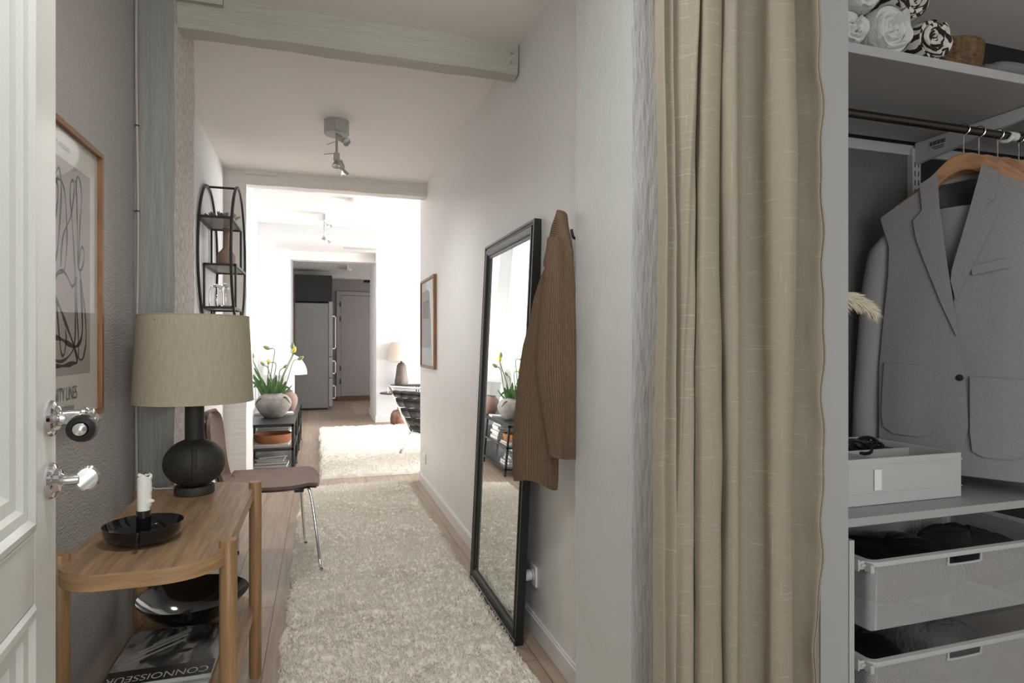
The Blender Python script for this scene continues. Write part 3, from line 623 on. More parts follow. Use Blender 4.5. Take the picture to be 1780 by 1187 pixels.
pot = thing('stone_pot', 'squat rough grey stone pot holding tulips on the black console', 'pot', (-.405, 6.05, ct))
MB().lathe([(0, 0), (.075, 0), (.085, .006), (.125, .05), (.153, .10), (.158, .135), (.145, .17), (.115, .20), (.088, .212), (.086, .222), (.08, .222), (.078, .208), (.10, .19), (.12, .1), (.06, .03), (0, .03)], n=56, fn=lambda a, z: 1+.012*math.sin(3*a+z*9)).build('pot_body', M['stone'], pot)
tp = thing('tulips', 'bunch of green and yellow budding tulips standing in stone pot', 'flowers', (-.405, 6.05, ct+.03))
heads = [(-.035, .60, 0, 0, -.045, .02), (-.178, .515, .03, 0, -.01, .05), (-.078, .45, -.03, 0, -.03, .03), (-.045, .46, .03, 0, .0, .04), (-.022, .475, -.02, 1, -.04, .02), (.09, .425, .0, 0, .02, .02), (.175, .565, .02, 1, .012, .045), (.165, .60, .05, 0, .0, .04), (.215, .50, -.02, 0, .055, .03)]
st = MB()
for i, (hx, hz, hy, yel, dx, dz) in enumerate(heads):
    b0 = Vector((random.uniform(-.03, .03), random.uniform(-.03, .03), 0)); top = Vector((hx, hy, hz)); d = Vector((dx, 0, dz)).normalized()
    MB().tube(bez([b0, b0.lerp(top, .45)+Vector((hx*.02, 0, .05)), top-d*.05+Vector((0, 0, .0)), top], 8), .0044, 6).build('stem', M['leaf'], tp)
    R = Vector((0, 0, 1)).rotation_difference(d).to_matrix().to_4x4(); sc = 1.15 if i < 2 or i > 5 else .85
    MB().lathe([(0, 0), (.010*sc, .005), (.0155*sc, .018*sc), (.014*sc, .034*sc), (.007*sc, .05*sc), (0, .056*sc)], tuple(top-d*.004), 12, M=R).build('tulip_bud', M['bud_yellow'] if yel else M['bud'], tp, ang=80)
leaves = [(-.19, .38, .0, .030, 0), (-.15, .30, .02, .034, 1), (-.21, .30, -.02, .02, 1), (-.10, .30, -.03, .03, 0), (-.05, .34, .02, .032, 0), (-.02, .30, -.03, .034, 0), (.02, .36, .03, .028, 0), (.05, .31, -.03, .034, 0), (.07, .28, .03, .03, 1), (.11, .30, 0, .028, 0), (.14, .25, -.03, .022, 1), (.17, .27, .04, .012, 0), (.0, .33, -.05, .026, 0), (.085, .33, .01, .022, 0), (-.13, .15, -.10, .016, 2), (.13, .16, -.09, .016, 2), (-.17, .43, .03, .020, 0), (.03, .27, -.06, .03, 0), (-.07, .25, .05, .03, 1)]
for lx, lz, ly, lw, droop in leaves:
    pl = bez([Vector((lx*.12, ly*.2, 0)), Vector((lx*.4, ly*.7, lz*.55)), Vector((lx*.8, ly, lz*(.98 if droop else .85))), Vector((lx*(1.15 if droop else 1), ly, lz*(.80 if droop == 1 else .62 if droop == 2 else 1.0)))], 7); n = len(pl); vs = []
    for i, p in enumerate(pl):
        t = i/(n-1); w_ = lw*.62*(math.sin(PI*min(1, .18+.82*t))**.8)+.0006; dr_ = (pl[min(i+1, n-1)]-pl[max(i-1, 0)]).normalized()
        sd = dr_.cross(Vector((.25, -1, .1))).normalized(); fo = Vector((0, 1, 0))*w_*.45
        vs += [p+sd*w_+fo*-1, p, p-sd*w_+fo*-1]
    MB().add(vs, [(3*i+j, 3*i+j+1, 3*i+j+4, 3*i+j+3) for i in range(n-1) for j in (0, 1)]).build('leaf', M['leaf'], tp, ang=80, solid=.0012)
pv = thing('pink_vase', 'rounded dusty pink clay vase on the black console behind the tulip pot', 'vase', (-.305, 6.55, ct))
MB().lathe([(0, 0), (.055, 0), (.065, .01), (.092, .07), (.098, .12), (.085, .165), (.056, .19), (.052, .20), (.058, .208), (.052, .208), (.046, .196), (.07, .16), (.08, .1), (0, .02)], n=40).build('vase_body', M['pink_clay'], pv)
dl = thing('dome_lamp', 'white domed mushroom table lamp behind the tulips on console', 'lamp', (-.36, 7.15, ct))
pr = [(.23*math.cos(a), .345+.235*math.sin(a)) for a in np.linspace(0, PI/2, 14)]
MB().lathe(pr, n=56).build('dome_shade', M['white_enamel'], dl, solid=.003)
MB().lathe([(0, 0), (.11, 0), (.11, .012), (.10, .018), (.10, .34), (0, .34)], n=40).build('lamp_stem', M['white_enamel'], dl)
MB().lathe([(0, .58), (.004, .58), (.004, .594), (.009, .60), (.004, .608), (0, .609)], n=12).build('finial', M['chrome'], dl)
def book(name, label, cx, cyy, z, w_, d_, h_, m, rz=0, group=None, cat='book'):
    t = thing(name, label, cat, (cx, cyy, z), rz, group)
    MB().box(-w_/2+.003, w_/2-.003, -d_/2+.003, d_/2-.001, .002, h_-.002).build('pages', M['paper'], t, smooth=False)
    MB().box(-w_/2, w_/2, -d_/2, d_/2, 0, .002).box(-w_/2, w_/2, -d_/2, d_/2, h_-.002, h_).box(-w_/2, w_/2, d_/2-.002, d_/2, 0, h_).build('cover', m, t, smooth=False)
    return t
cols = {'grey': mat('grey_book_cloth', (.22, .22, .21), .6), 'taupe': mat('taupe_book_cloth', (.30, .27, .24), .6), 'white': M['paper'], 'dark': mat('dark_book_cloth', (.06, .06, .065), .5), 'rose': mat('faded_rose_cover', (.42, .30, .27), .6)}
z = .0765
for i, (w_, d_, h_, c_, rz, lab) in enumerate([(.30, .26, .022, 'grey', .03, 'wide grey book at the bottom of the lower console shelf pile'), (.285, .25, .026, 'grey', -.04, 'second grey book up in the lower console shelf pile'), (.26, .22, .020, 'taupe', .06, 'taupe book midway in the lower console shelf pile'), (.22, .20, .016, 'white', -.02, 'thin white book above the taupe one on lower console shelf'), (.24, .20, .014, 'taupe', .02, 'slim brown-grey book just under the topmost white one'), (.24, .15, .010, 'white', .3, 'white booklet lying askew on top of the lower shelf pile')]):
    book('book', lab, -.405+.008*math.sin(i*3), 5.72, z, w_, d_, h_, cols[c_], rz, 'books piled on the lower console shelf'); z += h_+.0005
tbw = thing('terracotta_bowl', 'shallow terracotta bowl on the middle console shelf', 'bowl', (-.385, 5.71, .3065))
MB().lathe([(0, 0), (.135, 0), (.142, .01), (.158, .05), (.158, .075), (.150, .077), (.148, .05), (.13, .016), (0, .014)], n=56).build('bowl_shell', M['terracotta'], tbw)
book('magazine', 'pale pink magazine under the terracotta bowl', -.39, 5.70, .2775, .32, .27, .014, cols['rose'], .03, 'flat magazines under the terracotta bowl', 'magazine')
book('magazine', 'white magazine directly under the terracotta bowl', -.385, 5.70, .292, .28, .26, .014, cols['white'], -.05, 'flat magazines under the terracotta bowl', 'magazine')
z = .2775
for i, (w_, h_, c_) in enumerate([(.30, .03, 'white'), (.28, .025, 'grey'), (.30, .028, 'white'), (.27, .02, 'dark'), (.29, .03, 'white'), (.26, .022, 'grey')]):
    lab = ['white book at the bottom of the pile behind terracotta bowl', 'grey book second in the pile behind terracotta bowl', 'white book third in the pile behind terracotta bowl', 'dark book in the pile behind terracotta bowl', 'thick white book fifth in the pile behind terracotta bowl', 'grey book topping the pile behind terracotta bowl'][i]
    book('book', lab, -.40, 6.12, z, w_, .26, h_, cols[c_], .05*math.sin(i*2), 'books piled on the middle console shelf'); z += h_+.0005
z = ct+.0005
book('magazine', 'white magazine lying flat under the pink vase edge on console', -.30, 6.28, z, .12, .18, .016, cols['white'], .1, None, 'magazine')
book('magazine', 'cream magazine lying flat left of the stone pot on console', -.52, 6.35, z, .14, .26, .02, cols['taupe'], 0, None, 'magazine')

# ------------------------------------------------------------------ rugs
def rug(name, label, x0, x1, y0, y1, n, h, seed, wid, wave=0):
    r_ = np.random.default_rng(seed)
    t = thing(name, label, 'rug', ((x0+x1)/2, (y0+y1)/2, 0))
    cxm, cym = (x0+x1)/2, (y0+y1)/2
    wob = lambda y: .008*np.sin(y*7)+.005*np.sin(y*17)
    # dense woven pile: a finely lumpy woolly surface with a rounded edge, longer tufts stand on it
    st = .0052 if x1-x0 < 1.5 else .011; NX, NY = int((x1-x0)/st), int((y1-y0)/st)
    def vn(fx_, fy_):
        g = r_.random((int(fy_)+3, int(fx_)+3)); yy = np.linspace(0, fy_, NY); xx = np.linspace(0, fx_, NX); iy, ix = yy.astype(int), xx.astype(int); ty, tx = yy-iy, xx-ix
        ty, tx = (ty*ty*(3-2*ty))[:, None], (tx*tx*(3-2*tx))[None, :]
        return (g[np.ix_(iy, ix)]*(1-ty)+g[np.ix_(iy+1, ix)]*ty)*(1-tx)+(g[np.ix_(iy, ix+1)]*(1-ty)+g[np.ix_(iy+1, ix+1)]*ty)*tx
    sx_, sy_ = x1-x0, y1-y0
    hgt = .45*vn(sx_/.055, sy_/.030)+.35*vn(sx_/.024, sy_/.015)+.30*vn(sx_/.011, sy_/.009)+.16*r_.random((NY, NX))
    gx, gy = np.meshgrid(np.linspace(x0, x1, NX), np.linspace(y0, y1, NY)); ed = np.minimum.reduce([gx-x0, x1-gx, gy-y0, y1-gy]); fall = np.clip(ed/.022, 0, 1)**.45
    zz = (.25+.75*np.clip(hgt, .15, 1.2))*h*fall*.95+.001
    side = np.where(gx < cxm, 1, -1)*np.clip(1-np.minimum(gx-x0, x1-gx)/.05, 0, 1)
    gx = gx+wob(gy)*np.abs(side)+(vn(sx_/.03, sy_/.03)-.5)*.012; gy = gy+(vn(sx_/.03, sy_/.03)-.5)*.012
    V = np.stack([gx-cxm, gy-cym, zz], 2).reshape(-1, 3); q = (np.arange(NY-1)[:, None]*NX+np.arange(NX-1)[None, :]).ravel(); F = np.stack([q, q+1, q+NX+1, q+NX], 1)
    me = bpy.data.meshes.new('woven_pile'); me.vertices.add(len(V)); me.vertices.foreach_set('co', V.astype(np.float32).ravel()); me.loops.add(F.size); me.loops.foreach_set('vertex_index', F.astype(np.int32).ravel())
    me.polygons.add(len(F)); me.polygons.foreach_set('loop_start', np.arange(0, F.size, 4, dtype=np.int32)); me.polygons.foreach_set('use_smooth', np.ones(len(F), dtype=bool)); me.update(calc_edges=True); me.materials.append(M['rug'])
    o = bpy.data.objects.new('woven_pile', me); C.objects.link(o); o.parent = t; o['kind'] = 'stuff'
    zt = lambda X_, Y_: zz[np.clip(((Y_+cym-y0)/sy_*(NY-1)).astype(int), 0, NY-1), np.clip(((X_+cxm-x0)/sx_*(NX-1)).astype(int), 0, NX-1)]
    X = r_.uniform(x0, x1, n)-cxm; Yv = r_.uniform(y0, y1, n)-cym
    ph = r_.uniform(0, 2*PI, n)
    # pile leans in slowly changing directions, like walked-on wool
    fx = np.sin(X*9+1.3*np.sin(Yv*6+seed))+.7*np.sin(Yv*14+X*5); fy = np.sin(Yv*11+1.1*np.sin(X*8))-.6*np.cos(X*19+Yv*7)
    hh = h*(.75+.35*r_.random(n))*(1-.18*(np.abs(fx) > 1.1))
    clump = .5+.5*np.sin(X*31+2*np.sin(Yv*23))*np.sin(Yv*37+1.7*np.sin(X*29)); hh = zt(X, Yv)+.009*(h/.03)*(.5+r_.random(n))
    K = 4; seg = []
    zb_ = zt(X, Yv)*.6
    ring = []
    for k in range(K):
        s = k/(K-1)
        ox = (fx*.005+np.cos(ph)*.010)*s**1.5; oy = (fy*.005+np.sin(ph)*.010)*s**1.5
        zc = zb_+(hh-zb_)*(1-(1-s)**1.7); wd = wid*(1.0 if k < K-1 else .45)
        for j in range(3):
            a = ph+2*PI*j/3+.8*s
            ring.append(np.stack([X+ox+np.cos(a)*wd, Yv+oy+np.sin(a)*wd, zc], 1))
    V = np.stack(ring, 1).reshape(-1, 3)   # n, K*3, 3
    base = (np.arange(n)*K*3)[:, None]; F = []
    for k in range(K-1):
        for j in range(3):
            j2 = (j+1) % 3; F.append(np.stack([base[:, 0]+k*3+j, base[:, 0]+k*3+j2, base[:, 0]+(k+1)*3+j2, base[:, 0]+(k+1)*3+j], 1))
    F = np.stack(F, 1).reshape(-1, 4)
    me = bpy.data.meshes.new('loose_tufts'); me.vertices.add(len(V)); me.vertices.foreach_set('co', V.astype(np.float32).ravel())
    me.loops.add(F.size); me.loops.foreach_set('vertex_index', F.astype(np.int32).ravel())
    me.polygons.add(len(F)); me.polygons.foreach_set('loop_start', np.arange(0, F.size, 4, dtype=np.int32)); 
    me.polygons.foreach_set('use_smooth', np.ones(len(F), dtype=bool)); me.update(calc_edges=True); me.validate(); me.materials.append(M['rug'])
    o = bpy.data.objects.new('loose_tufts', me); C.objects.link(o); o.parent = t; o['kind'] = 'stuff'
    return t
rug('shag_rug', 'long cream shaggy runner rug filling the corridor beside the mirror', -.135, .70, 1.4, 5.12, 42000, .032, 3, .0021)
rug('shag_rug', 'square cream shaggy rug on the living room floor under the sling chair', .0, 2.5, 5.47, 8.68, 50000, .042, 5, .0024)

# ------------------------------------------------------------------ leaning mirror
mr = thing('floor_mirror', 'tall black framed mirror leaning against the right corridor wall', 'mirror', (.725, 2.587, 0))
# local frame: a along +Y, b up the leaning frame, c out of the glass (towards -X)
lean = math.asin((.793-.715)/1.64); up = Vector((math.sin(lean), 0, math.cos(lean))); out = Vector((-math.cos(lean), 0, math.sin(lean)))
mo = Vector((.713, 2.218, 0))
def mm(a, b_, c_): return mo+Vector((0, a, 0))+up*b_+out*(c_-.0)
W_, H_ = .737, 1.642
prof = [(0, -.032), (0, 0), (.010, .001), (.014, -.004), (.018, -.004), (.026, .002), (.038, .001), (.050, -.006), (.054, -.010), (.058, -.010), (.066, -.014), (.066, -.032)]
fm = MB(); vs = []
for d, c_ in prof:
    for (a, b_) in ((d, d), (W_-d, d), (W_-d, H_-d), (d, H_-d)): vs.append(mm(a, b_, c_))
nn = len(prof); fs = [(i*4+k, i*4+(k+1) % 4, ((i+1) % nn)*4+(k+1) % 4, ((i+1) % nn)*4+k) for i in range(nn) for k in range(4)]
fm.add(vs, fs).build('frame', M['black'], mr, True, ang=28)
g = MB(); g.add([mm(.06, .06, -.016), mm(W_-.06, .06, -.016), mm(W_-.06, H_-.06, -.016), mm(.06, H_-.06, -.016)], [(0, 1, 2, 3)]); g.build('mirror_glass', M['mirror'], mr, True, smooth=False, fixn=False)
g = MB(); g.add([mm(a, b_, c_) for c_ in (-.03, -.02) for a, b_ in ((.02, .02), (W_-.02, .02), (W_-.02, H_-.02), (.02, H_-.02))], [(0, 1, 2, 3), (7, 6, 5, 4), (0, 4, 5, 1), (1, 5, 6, 2), (2, 6, 7, 3), (3, 7, 4, 0)]); g.build('backing_board', M['dark_cab'], mr, True, smooth=False)

# ------------------------------------------------------------------ camel sweater on a hook
hk = thing('coat_hook', 'black wall hook holding the camel sweater by the post', 'hook', (.819, 1.85, 1.50))
MB().tube(bez([(.819, 1.85, 1.50), (.81, 1.85, 1.50), (.795, 1.85, 1.505), (.788, 1.85, 1.53)], 6), .005, 8).build('prong', M['black_metal'], hk, True)
MB().cyl((.819, 1.85, 1.50), (.815, 1.85, 1.50), .012, 20).build('plate', M['black_metal'], hk, True)
sw = thing('sweater', 'camel brown ribbed knit sweater hanging beside the mirror', 'sweater', (.76, 1.95, .66))
d_ = Vector((-.316, .949, 0)); n_ = Vector((-.949, -.316, 0)); P0 = Vector((.796, 1.783, 0))
def swp(t, z, nn_): return P0+d_*t+Vector((0, 0, z))+n_*nn_
def cloth_tube(left, right, z0, z1, dep, ribs, off, nz=70, nu=300, skew=0, seed=0, amp=.0038, bottom=None):
    mb = MB()
    def f(u, v):
        z = z0+(z1-z0)*v; a = lerp_tab(right, z); b_ = lerp_tab(left, z); c_ = (a+b_)/2; h_ = (b_-a)/2; th = 2*PI*u
        r = 1+ .0
        ct_, st_ = math.cos(th), math.sin(th)
        x = c_+h_*(abs(ct_)**.9)*math.copysign(1, ct_); dd = lerp_tab(dep, z)
        y = off+dd*(abs(st_)**.8)*math.copysign(1, st_)
        rib = amp*abs(math.sin(ribs*th/2+skew*v*6)); nx_, ny_ = ct_, st_*.9
        x += nx_*rib; y += ny_*rib
        y += .010*noise.noise(Vector((x*9+seed, z*3.0, 0)))*(1 if st_ > 0 else .2)
        zz = z - (bottom(x) if bottom and v < .12 else 0)*(1-v/.12 if v < .12 else 0)
        return tuple(swp(x, zz, y))
    mb.grid(f, nu, nz, cu=True)
    n0 = len(mb.v)
    mb.f.append(tuple(range(nu))[::-1]); mb.f.append(tuple((nz-1)*nu+i for i in range(nu))); return mb
L1 = [(.665, .345), (.70, .352), (.813, .35), (.983, .318), (1.15, .283), (1.311, .223), (1.39, .178), (1.461, .135), (1.534, .105), (1.57, .088)]
R1 = [(.665, .125), (.70, .12), (.80, .118), (.916, .125), (1.071, .125), (1.15, .115), (1.344, .09), (1.45, .075), (1.57, .06)]
cloth_tube(L1, R1, .672, 1.50, [(.67, .026), (1.0, .034), (1.3, .030), (1.5, .018)], 64, .006, seed=2, bottom=lambda x: .012*math.sin(x*22)).build('sweater_body', M['knit'], sw, True, ang=80)
L2 = [(.785, .112), (.91, .142), (1.0, .158), (1.071, .170), (1.15, .166), (1.344, .138), (1.45, .122), (1.52, .110)]
R2 = [(.785, .006), (1.0, .004), (1.15, .006), (1.335, .010), (1.45, .022), (1.52, .05)]
cloth_tube(L2, R2, .79, 1.50, [(.79, .024), (1.0, .032), (1.3, .032), (1.5, .020)], 44, .034, seed=7).build('sleeve', M['knit'], sw, True, ang=80)
L3 = [(1.42, .150), (1.46, .137), (1.534, .107), (1.565, .084), (1.58, .075)]; R3 = [(1.42, .022), (1.46, .022), (1.50, .030), (1.55, .048), (1.58, .058)]
def colr(u, v):
    z = 1.40+.178*v; a = lerp_tab(R3, z); b_ = lerp_tab(L3, z); th = 2*PI*u; rib = .0014*math.sin(v*2*PI*26+math.cos(th)*2)
    return tuple(swp((a+b_)/2+(b_-a)/2*math.cos(th), z+.012*math.cos(th), .026+(.036-.014*v+rib)*math.sin(th)))
m_ = MB().grid(colr, 48, 150, cu=True); m_.f.append(tuple(range(48))[::-1]); m_.f.append(tuple(149*48+i for i in range(48)))
m_.build('collar', M['knit'], sw, True, ang=80)

# sockets and switches, picture on the right wall
def socket(y, z, label):
    t = thing('wall_socket', label, 'socket', (.82, y, z), 0)
    MB().box(-.010, -.0005, -.041, .041, -.041, .041).build('face_plate', M['white_plastic'], t, bevel=.004)
    MB().lathe([(0, 0), (.021, 0), (.0225, .003), (0, .003)], (-.0125, 0, 0), 28, M=Matrix.Rotation(PI/2, 4, 'Y')).build('socket_well', M['trim'], t)
    return t
socket(4.93, .235, 'white wall socket low on the right wall near the corridor end')
socket(2.30, .235, 'white wall socket just above the baseboard behind the mirror')
pg = thing('plug', 'white round plug in the socket behind the mirror', 'plug', (.805, 2.30, .235))
MB().lathe([(0, 0), (.019, 0), (.022, .01), (.021, .03), (.012, .042), (0, .043)], n=28, M=Matrix.Rotation(-PI/2, 4, 'Y')).build('plug_body', M['white_plastic'], pg)
pf_ = thing('framed_picture', 'oak framed abstract print in greys on the right corridor wall', 'picture', (.80, 4.745, .977))
y0, y1, z0, z1 = 4.432, 5.058, .972, 1.672
MB().box(.797, .8195, y0, y0+.018, z0, z1).box(.797, .8195, y1-.018, y1, z0, z1).box(.797, .8195, y0+.018, y1-.018, z0, z0+.018).box(.797, .8195, y0+.018, y1-.018, z1-.018, z1).build('frame', M['walnut'], pf_, True, smooth=False)
MB().box(.808, .8195, y0+.016, y1-.016, z0+.016, z1-.016).build('paper_sheet', mat('pale_grey_print_sheet', (.50, .51, .52), .6), pf_, True, smooth=False)
MB().box(.8072, .8078, 4.62, 5.04, 1.13, 1.58).build('grey_shape', mat('cool_grey_ink', (.34, .335, .34), .6), pf_, True, smooth=False)
MB().box(.8064, .8070, 4.70, 4.98, 1.36, 1.50).build('taupe_shape', mat('taupe_ink', (.22, .195, .18), .6), pf_, True, smooth=False)
mb = MB().prism([(4.46, .995), (4.53, .995), (4.60, 1.35), (4.66, 1.56), (4.80, 1.60), (4.80, 1.645), (4.52, 1.645)], lambda a, b_, h_: (h_, a, b_), .8058, .8063); mb.build('white_shape', mat('white_ink', (.72, .72, .72), .6), pf_, True, smooth=False)
MB().box(.802, .803, y0+.018, y1-.018, z0+.018, z1-.018).build('glazing', M['glaze'], pf_, True, smooth=False)

# ------------------------------------------------------------------ ceiling spot lamps and detector
def spot_lamp(x, y, zc, label, m, fill_power=0):
    t = thing('ceiling_spotlight', label, 'ceiling light', (x, y, zc), 0, 'ceiling spotlights')
    MB().lathe([(0, 0), (.070, 0), (.070, -.074), (.067, -.078), (0, -.078)], n=44).build('canopy', m, t)
    MB().cyl((0, -.02, -.03), (0, -.02, -.22), .007, 12).box(-.008, .008, -.085, -.070, -.075, -.02).build('stem', M['steel'], t)
    MB().cyl((0, -.02, -.12), (-.055, -.05, -.155), .002, 6).cyl((0, -.02, -.19), (-.07, -.03, -.205), .002, 6).cyl((0.01, -.02, -.21), (.035, -.03, -.26), .002, 6).build('aiming_rod', M['steel'], t)
    if fill_power:
        ll = bpy.data.lights.new('spot_fill_light', 'SPOT'); ll.energy = fill_power; ll.spot_size = math.radians(165); ll.spot_blend = 1; ll.shadow_soft_size = .12; ll.color = (1, .97, .93)  # fill added below the unlit heads to brighten floor and rugs
        lo = bpy.data.objects.new('spot_fill_light', ll); C.objects.link(lo); lo.location = (x, y, zc-.30)
    for k, (p, d) in enumerate([((.01, -.03, -.10), (.55, -.75, -.55)), ((0, -.02, -.19), (-.05, -.3, -1)), ((.015, .0, -.225), (.45, .3, -1))]):
        R = Vector((0, 0, 1)).rotation_difference(Vector(d).normalized()).to_matrix().to_4x4()
        h_ = MB().lathe([(0, 0), (.014, 0), (.017, .004), (.017, .045), (.012, .047), (.012, .052), (0, .052)], p, 24, M=R).build('spot_head', m, t)
        q = Vector(p)+Vector(d).normalized()*.052
        MB().lathe([(0, 0), (.010, 0), (.012, .006), (.021, .022), (.024, .030), (.024, .034), (.020, .031), (0, .029)], tuple(q), 28, M=R).build('bulb', M['glass'] if 0 else M['steel'], h_)
    return t
spot_lamp(.095, 3.66, HC, 'grey ceiling spotlight with three heads between the two near beams', M['grey_light'], 34)
spot_lamp(.05, 6.72, HF, 'white ceiling spotlight in the bright room past the corridor', M['white_plastic'], 40)
sd = thing('smoke_detector', 'small white smoke detector on the bright ceiling past second beam', 'smoke detector', (.29, 5.95, HF))
MB().lathe([(0, 0), (.055, 0), (.055, -.02), (.045, -.034), (0, -.038)], n=36).build('detector_case', M['white_plastic'], sd)
for (x, y, label) in ((.63, 7.9, 'pale ceiling vent slot left of the living room beam'), (.55, 8.9, 'long ceiling vent slot just before the kitchen beam')):
    t = thing('ceiling_vent', label, 'vent', (x, y, HF)); MB().box(-.22, .22, -.03, .03, -.02, 0).build('vent_cover', M['fridge_edge'], t, smooth=False)
kl = thing('track_light', 'dark ceiling lamp in the kitchen above the taupe door', 'ceiling light', (1.0, 12.6, 2.53))
MB().box(-.15, .15, -.05, .05, -.12, -.07).build('lamp_bar', M['black'], kl, bevel=.01); MB().cyl((0, 0, 0), (0, 0, -.07), .012).build('stem', M['white_plastic'], kl)
ks = thing('ceiling_bracket', 'white angled bracket with a small knob on the kitchen ceiling', 'bracket', (.48, 11.2, 2.53))
MB().box(-.02, .0, -.3, .3, -.06, 0).build('bracket_arm', M['white_plastic'], ks); MB().lathe([(0, -.06), (.03, -.07), (.03, -.1), (0, -.11)], (0.03, -.2, .02), 16).build('knob', M['white_plastic'], ks)

# ------------------------------------------------------------------ kitchen: fridge, cabinet over it
fr = thing('fridge', 'tall grey steel fridge-freezer seen from the side in the kitchen', 'fridge', (-.10, 11.7, 0))
MB().box(-.405, .155, 11.37, 11.98, .035, 1.895).build('fridge_body', M['fridge'], fr, True, bevel=.006)
for z0, z1, nm in ((.06, .56, 'freezer_drawer'), (.57, .94, 'middle_door'), (.95, 1.93, 'upper_door')):
    o = MB().box(.16, .225, 11.36, 11.98, z0, z1).build(nm, M['fridge_edge'], fr, True, bevel=.005)
    hz0, hz1 = (z0+z1)/2-.12*(1 if z1 < 1 else 3), (z0+z1)/2+.12*(1 if z1 < 1 else 2)
    MB().box(.27, .285, 11.42, 11.44, hz0, hz1).box(.22, .285, 11.42, 11.44, hz0, hz0+.02).box(.22, .285, 11.42, 11.44, hz1-.02, hz1).build('handle', M['steel'], o).parent = fr
    hh_ = C.objects[-1]
Mi = wmat(fr).inverted()
for ob in list(C.objects):
    if ob.parent == fr and ob.name.startswith('handle'):
        for v in ob.data.vertices: v.co = Mi @ v.co
MB().box(-.38, .14, 11.40, 11.96, 0, .035).build('plinth', M['black'], fr, True)
wc = thing('wall_cabinet', 'dark cabinet box above the fridge in the kitchen', 'cabinet', (-.10, 12.0, 1.93))
MB().box(-.42, .22, 11.6, 12.6, 1.94, 2.42).build('cabinet_body', M['dark_cab'], wc, True, bevel=.003)
MB().box(.20, .225, 11.62, 12.58, 1.95, 2.41).build('door', M['dark_cab'], wc, True, bevel=.003)
wp = thing('wooden_board', 'narrow brown wooden board end standing left of the fridge', 'board', (-.42, 11.0, .8))
MB().box(-.44, -.415, 10.9, 11.2, 0, 1.80).build('board', M['walnut'], wp, True)

# ------------------------------------------------------------------ living room: sling chair, side table, lamp
sl = thing('sling_chair', 'chrome and black leather sling armchair at the end of the right wall', 'armchair', (1.23, 6.22, .0), math.radians(35))
# local +x: the way the chair faces
railp = [(-.47, .745), (-.40, .62), (-.32, .48), (-.25, .35), (-.20, .27), (-.12, .235), (.05, .27), (.25, .335), (.42, .39), (.47, .385)]
for s in (-1, 1):
    pts = bez([(x, s*.30, z) for x, z in railp], 5)
    r_ = MB()
    for i in range(len(pts)-1):
        pass
    vs = []; nP = len(pts)
    for i, p in enumerate(pts):
        tdir = (pts[min(i+1, nP-1)]-pts[max(i-1, 0)]).normalized(); nr = tdir.cross(Vector((0, 1, 0))).normalized()
        for a, b_ in ((-1, -1), (1, -1), (1, 1), (-1, 1)): vs.append(p+nr*a*.007+Vector((0, b_*.019, 0)))
    fs = [(i*4+k, i*4+(k+1) % 4, (i+1)*4+(k+1) % 4, (i+1)*4+k) for i in range(nP-1) for k in range(4)]+[(0, 1, 2, 3), (4*nP-1, 4*nP-2, 4*nP-3, 4*nP-4)]
    r_.add(vs, fs).build('seat_rail', M['chrome'], sl, bevel=.002)
    lg = bez([(-.34, s*.29, .045), (-.29, s*.29, .14), (-.19, s*.29, .25), (0, s*.29, .235), (.22, s*.29, .12), (.34, s*.29, .045)], 6); vs = []; nP = len(lg)
    for i, p in enumerate(lg):
        tdir = (lg[min(i+1, nP-1)]-lg[max(i-1, 0)]).normalized(); nr = tdir.cross(Vector((0, 1, 0))).normalized()
        for a, b_ in ((-1, -1), (1, -1), (1, 1), (-1, 1)): vs.append(p+nr*a*.007+Vector((0, b_*.017, 0)))
    MB().add(vs, [(i*4+k, i*4+(k+1) % 4, (i+1)*4+(k+1) % 4, (i+1)*4+k) for i in range(nP-1) for k in range(4)]+[(0, 1, 2, 3), (4*nP-1, 4*nP-2, 4*nP-3, 4*nP-4)]).build('leg', M['chrome'], sl, bevel=.002)
for xx, zz in ((-.465, .735), (-.2, .25), (.46, .385)): MB().cyl((xx, -.30, zz), (xx, .30, zz), .011, 12).build('cross_bar', M['chrome'], sl)
sp_ = bez([(-.455, 0, .70), (-.40, 0, .60), (-.31, 0, .46), (-.24, 0, .34), (-.17, 0, .26), (-.05, 0, .26), (.2, 0, .325), (.40, 0, .385)], 8)
nseg = len(sp_); ribs = 9
for k in range(ribs):
    i0, i1 = k*(nseg-1)/ribs, (k+1)*(nseg-1)/ribs
    def pp(t):
        i = int(min(t, nseg-1.001)); f_ = t-i; return sp_[i].lerp(sp_[i+1], f_)
    def cf2(u, v, i0=i0, i1=i1):
        a, b_ = pp(i0+.25), pp(i1-.25); c_ = (a+b_)/2; dd = (b_-a)/2; nr = Vector((dd.z, 0, -dd.x)).normalized(); th = 2*PI*u
        e = 1-.25*(abs(v-.5)*2)**4
        return tuple(c_+dd*math.cos(th)*1.02+nr*.024*math.sin(th)*e+Vector((0, (v-.5)*.54, 0))+nr*.004*math.sin(v*25+k))
    m_ = MB().grid(cf2, 16, 24, cu=True); m_.f.append(tuple(range(16))[::-1]); m_.f.append(tuple(23*16+i for i in range(16)))
    m_.build('leather_channel', M['leather_black'], sl, ang=80)
for yy in (-.15, .15):
    MB().tube([p+Vector((-.0, yy, 0))+Vector((-.024, 0, -.014)) for p in sp_[:40]], .004, 6).build('strap', M['leather_black'], sl)
st_ = thing('side_table', 'small round side table with black top on a brown marble block', 'side table', (1.09, 8.95, 0))
MB().lathe([(0, 0), (.085, 0), (.105, .03), (.112, .09), (.10, .16), (.07, .205), (.03, .218), (0, .22)], n=30, fn=lambda a, z: 1+.06*math.sin(2*a+1)+.04*math.sin(5*a+z*12)).build('marble_base', M['marble_brown'], st_)
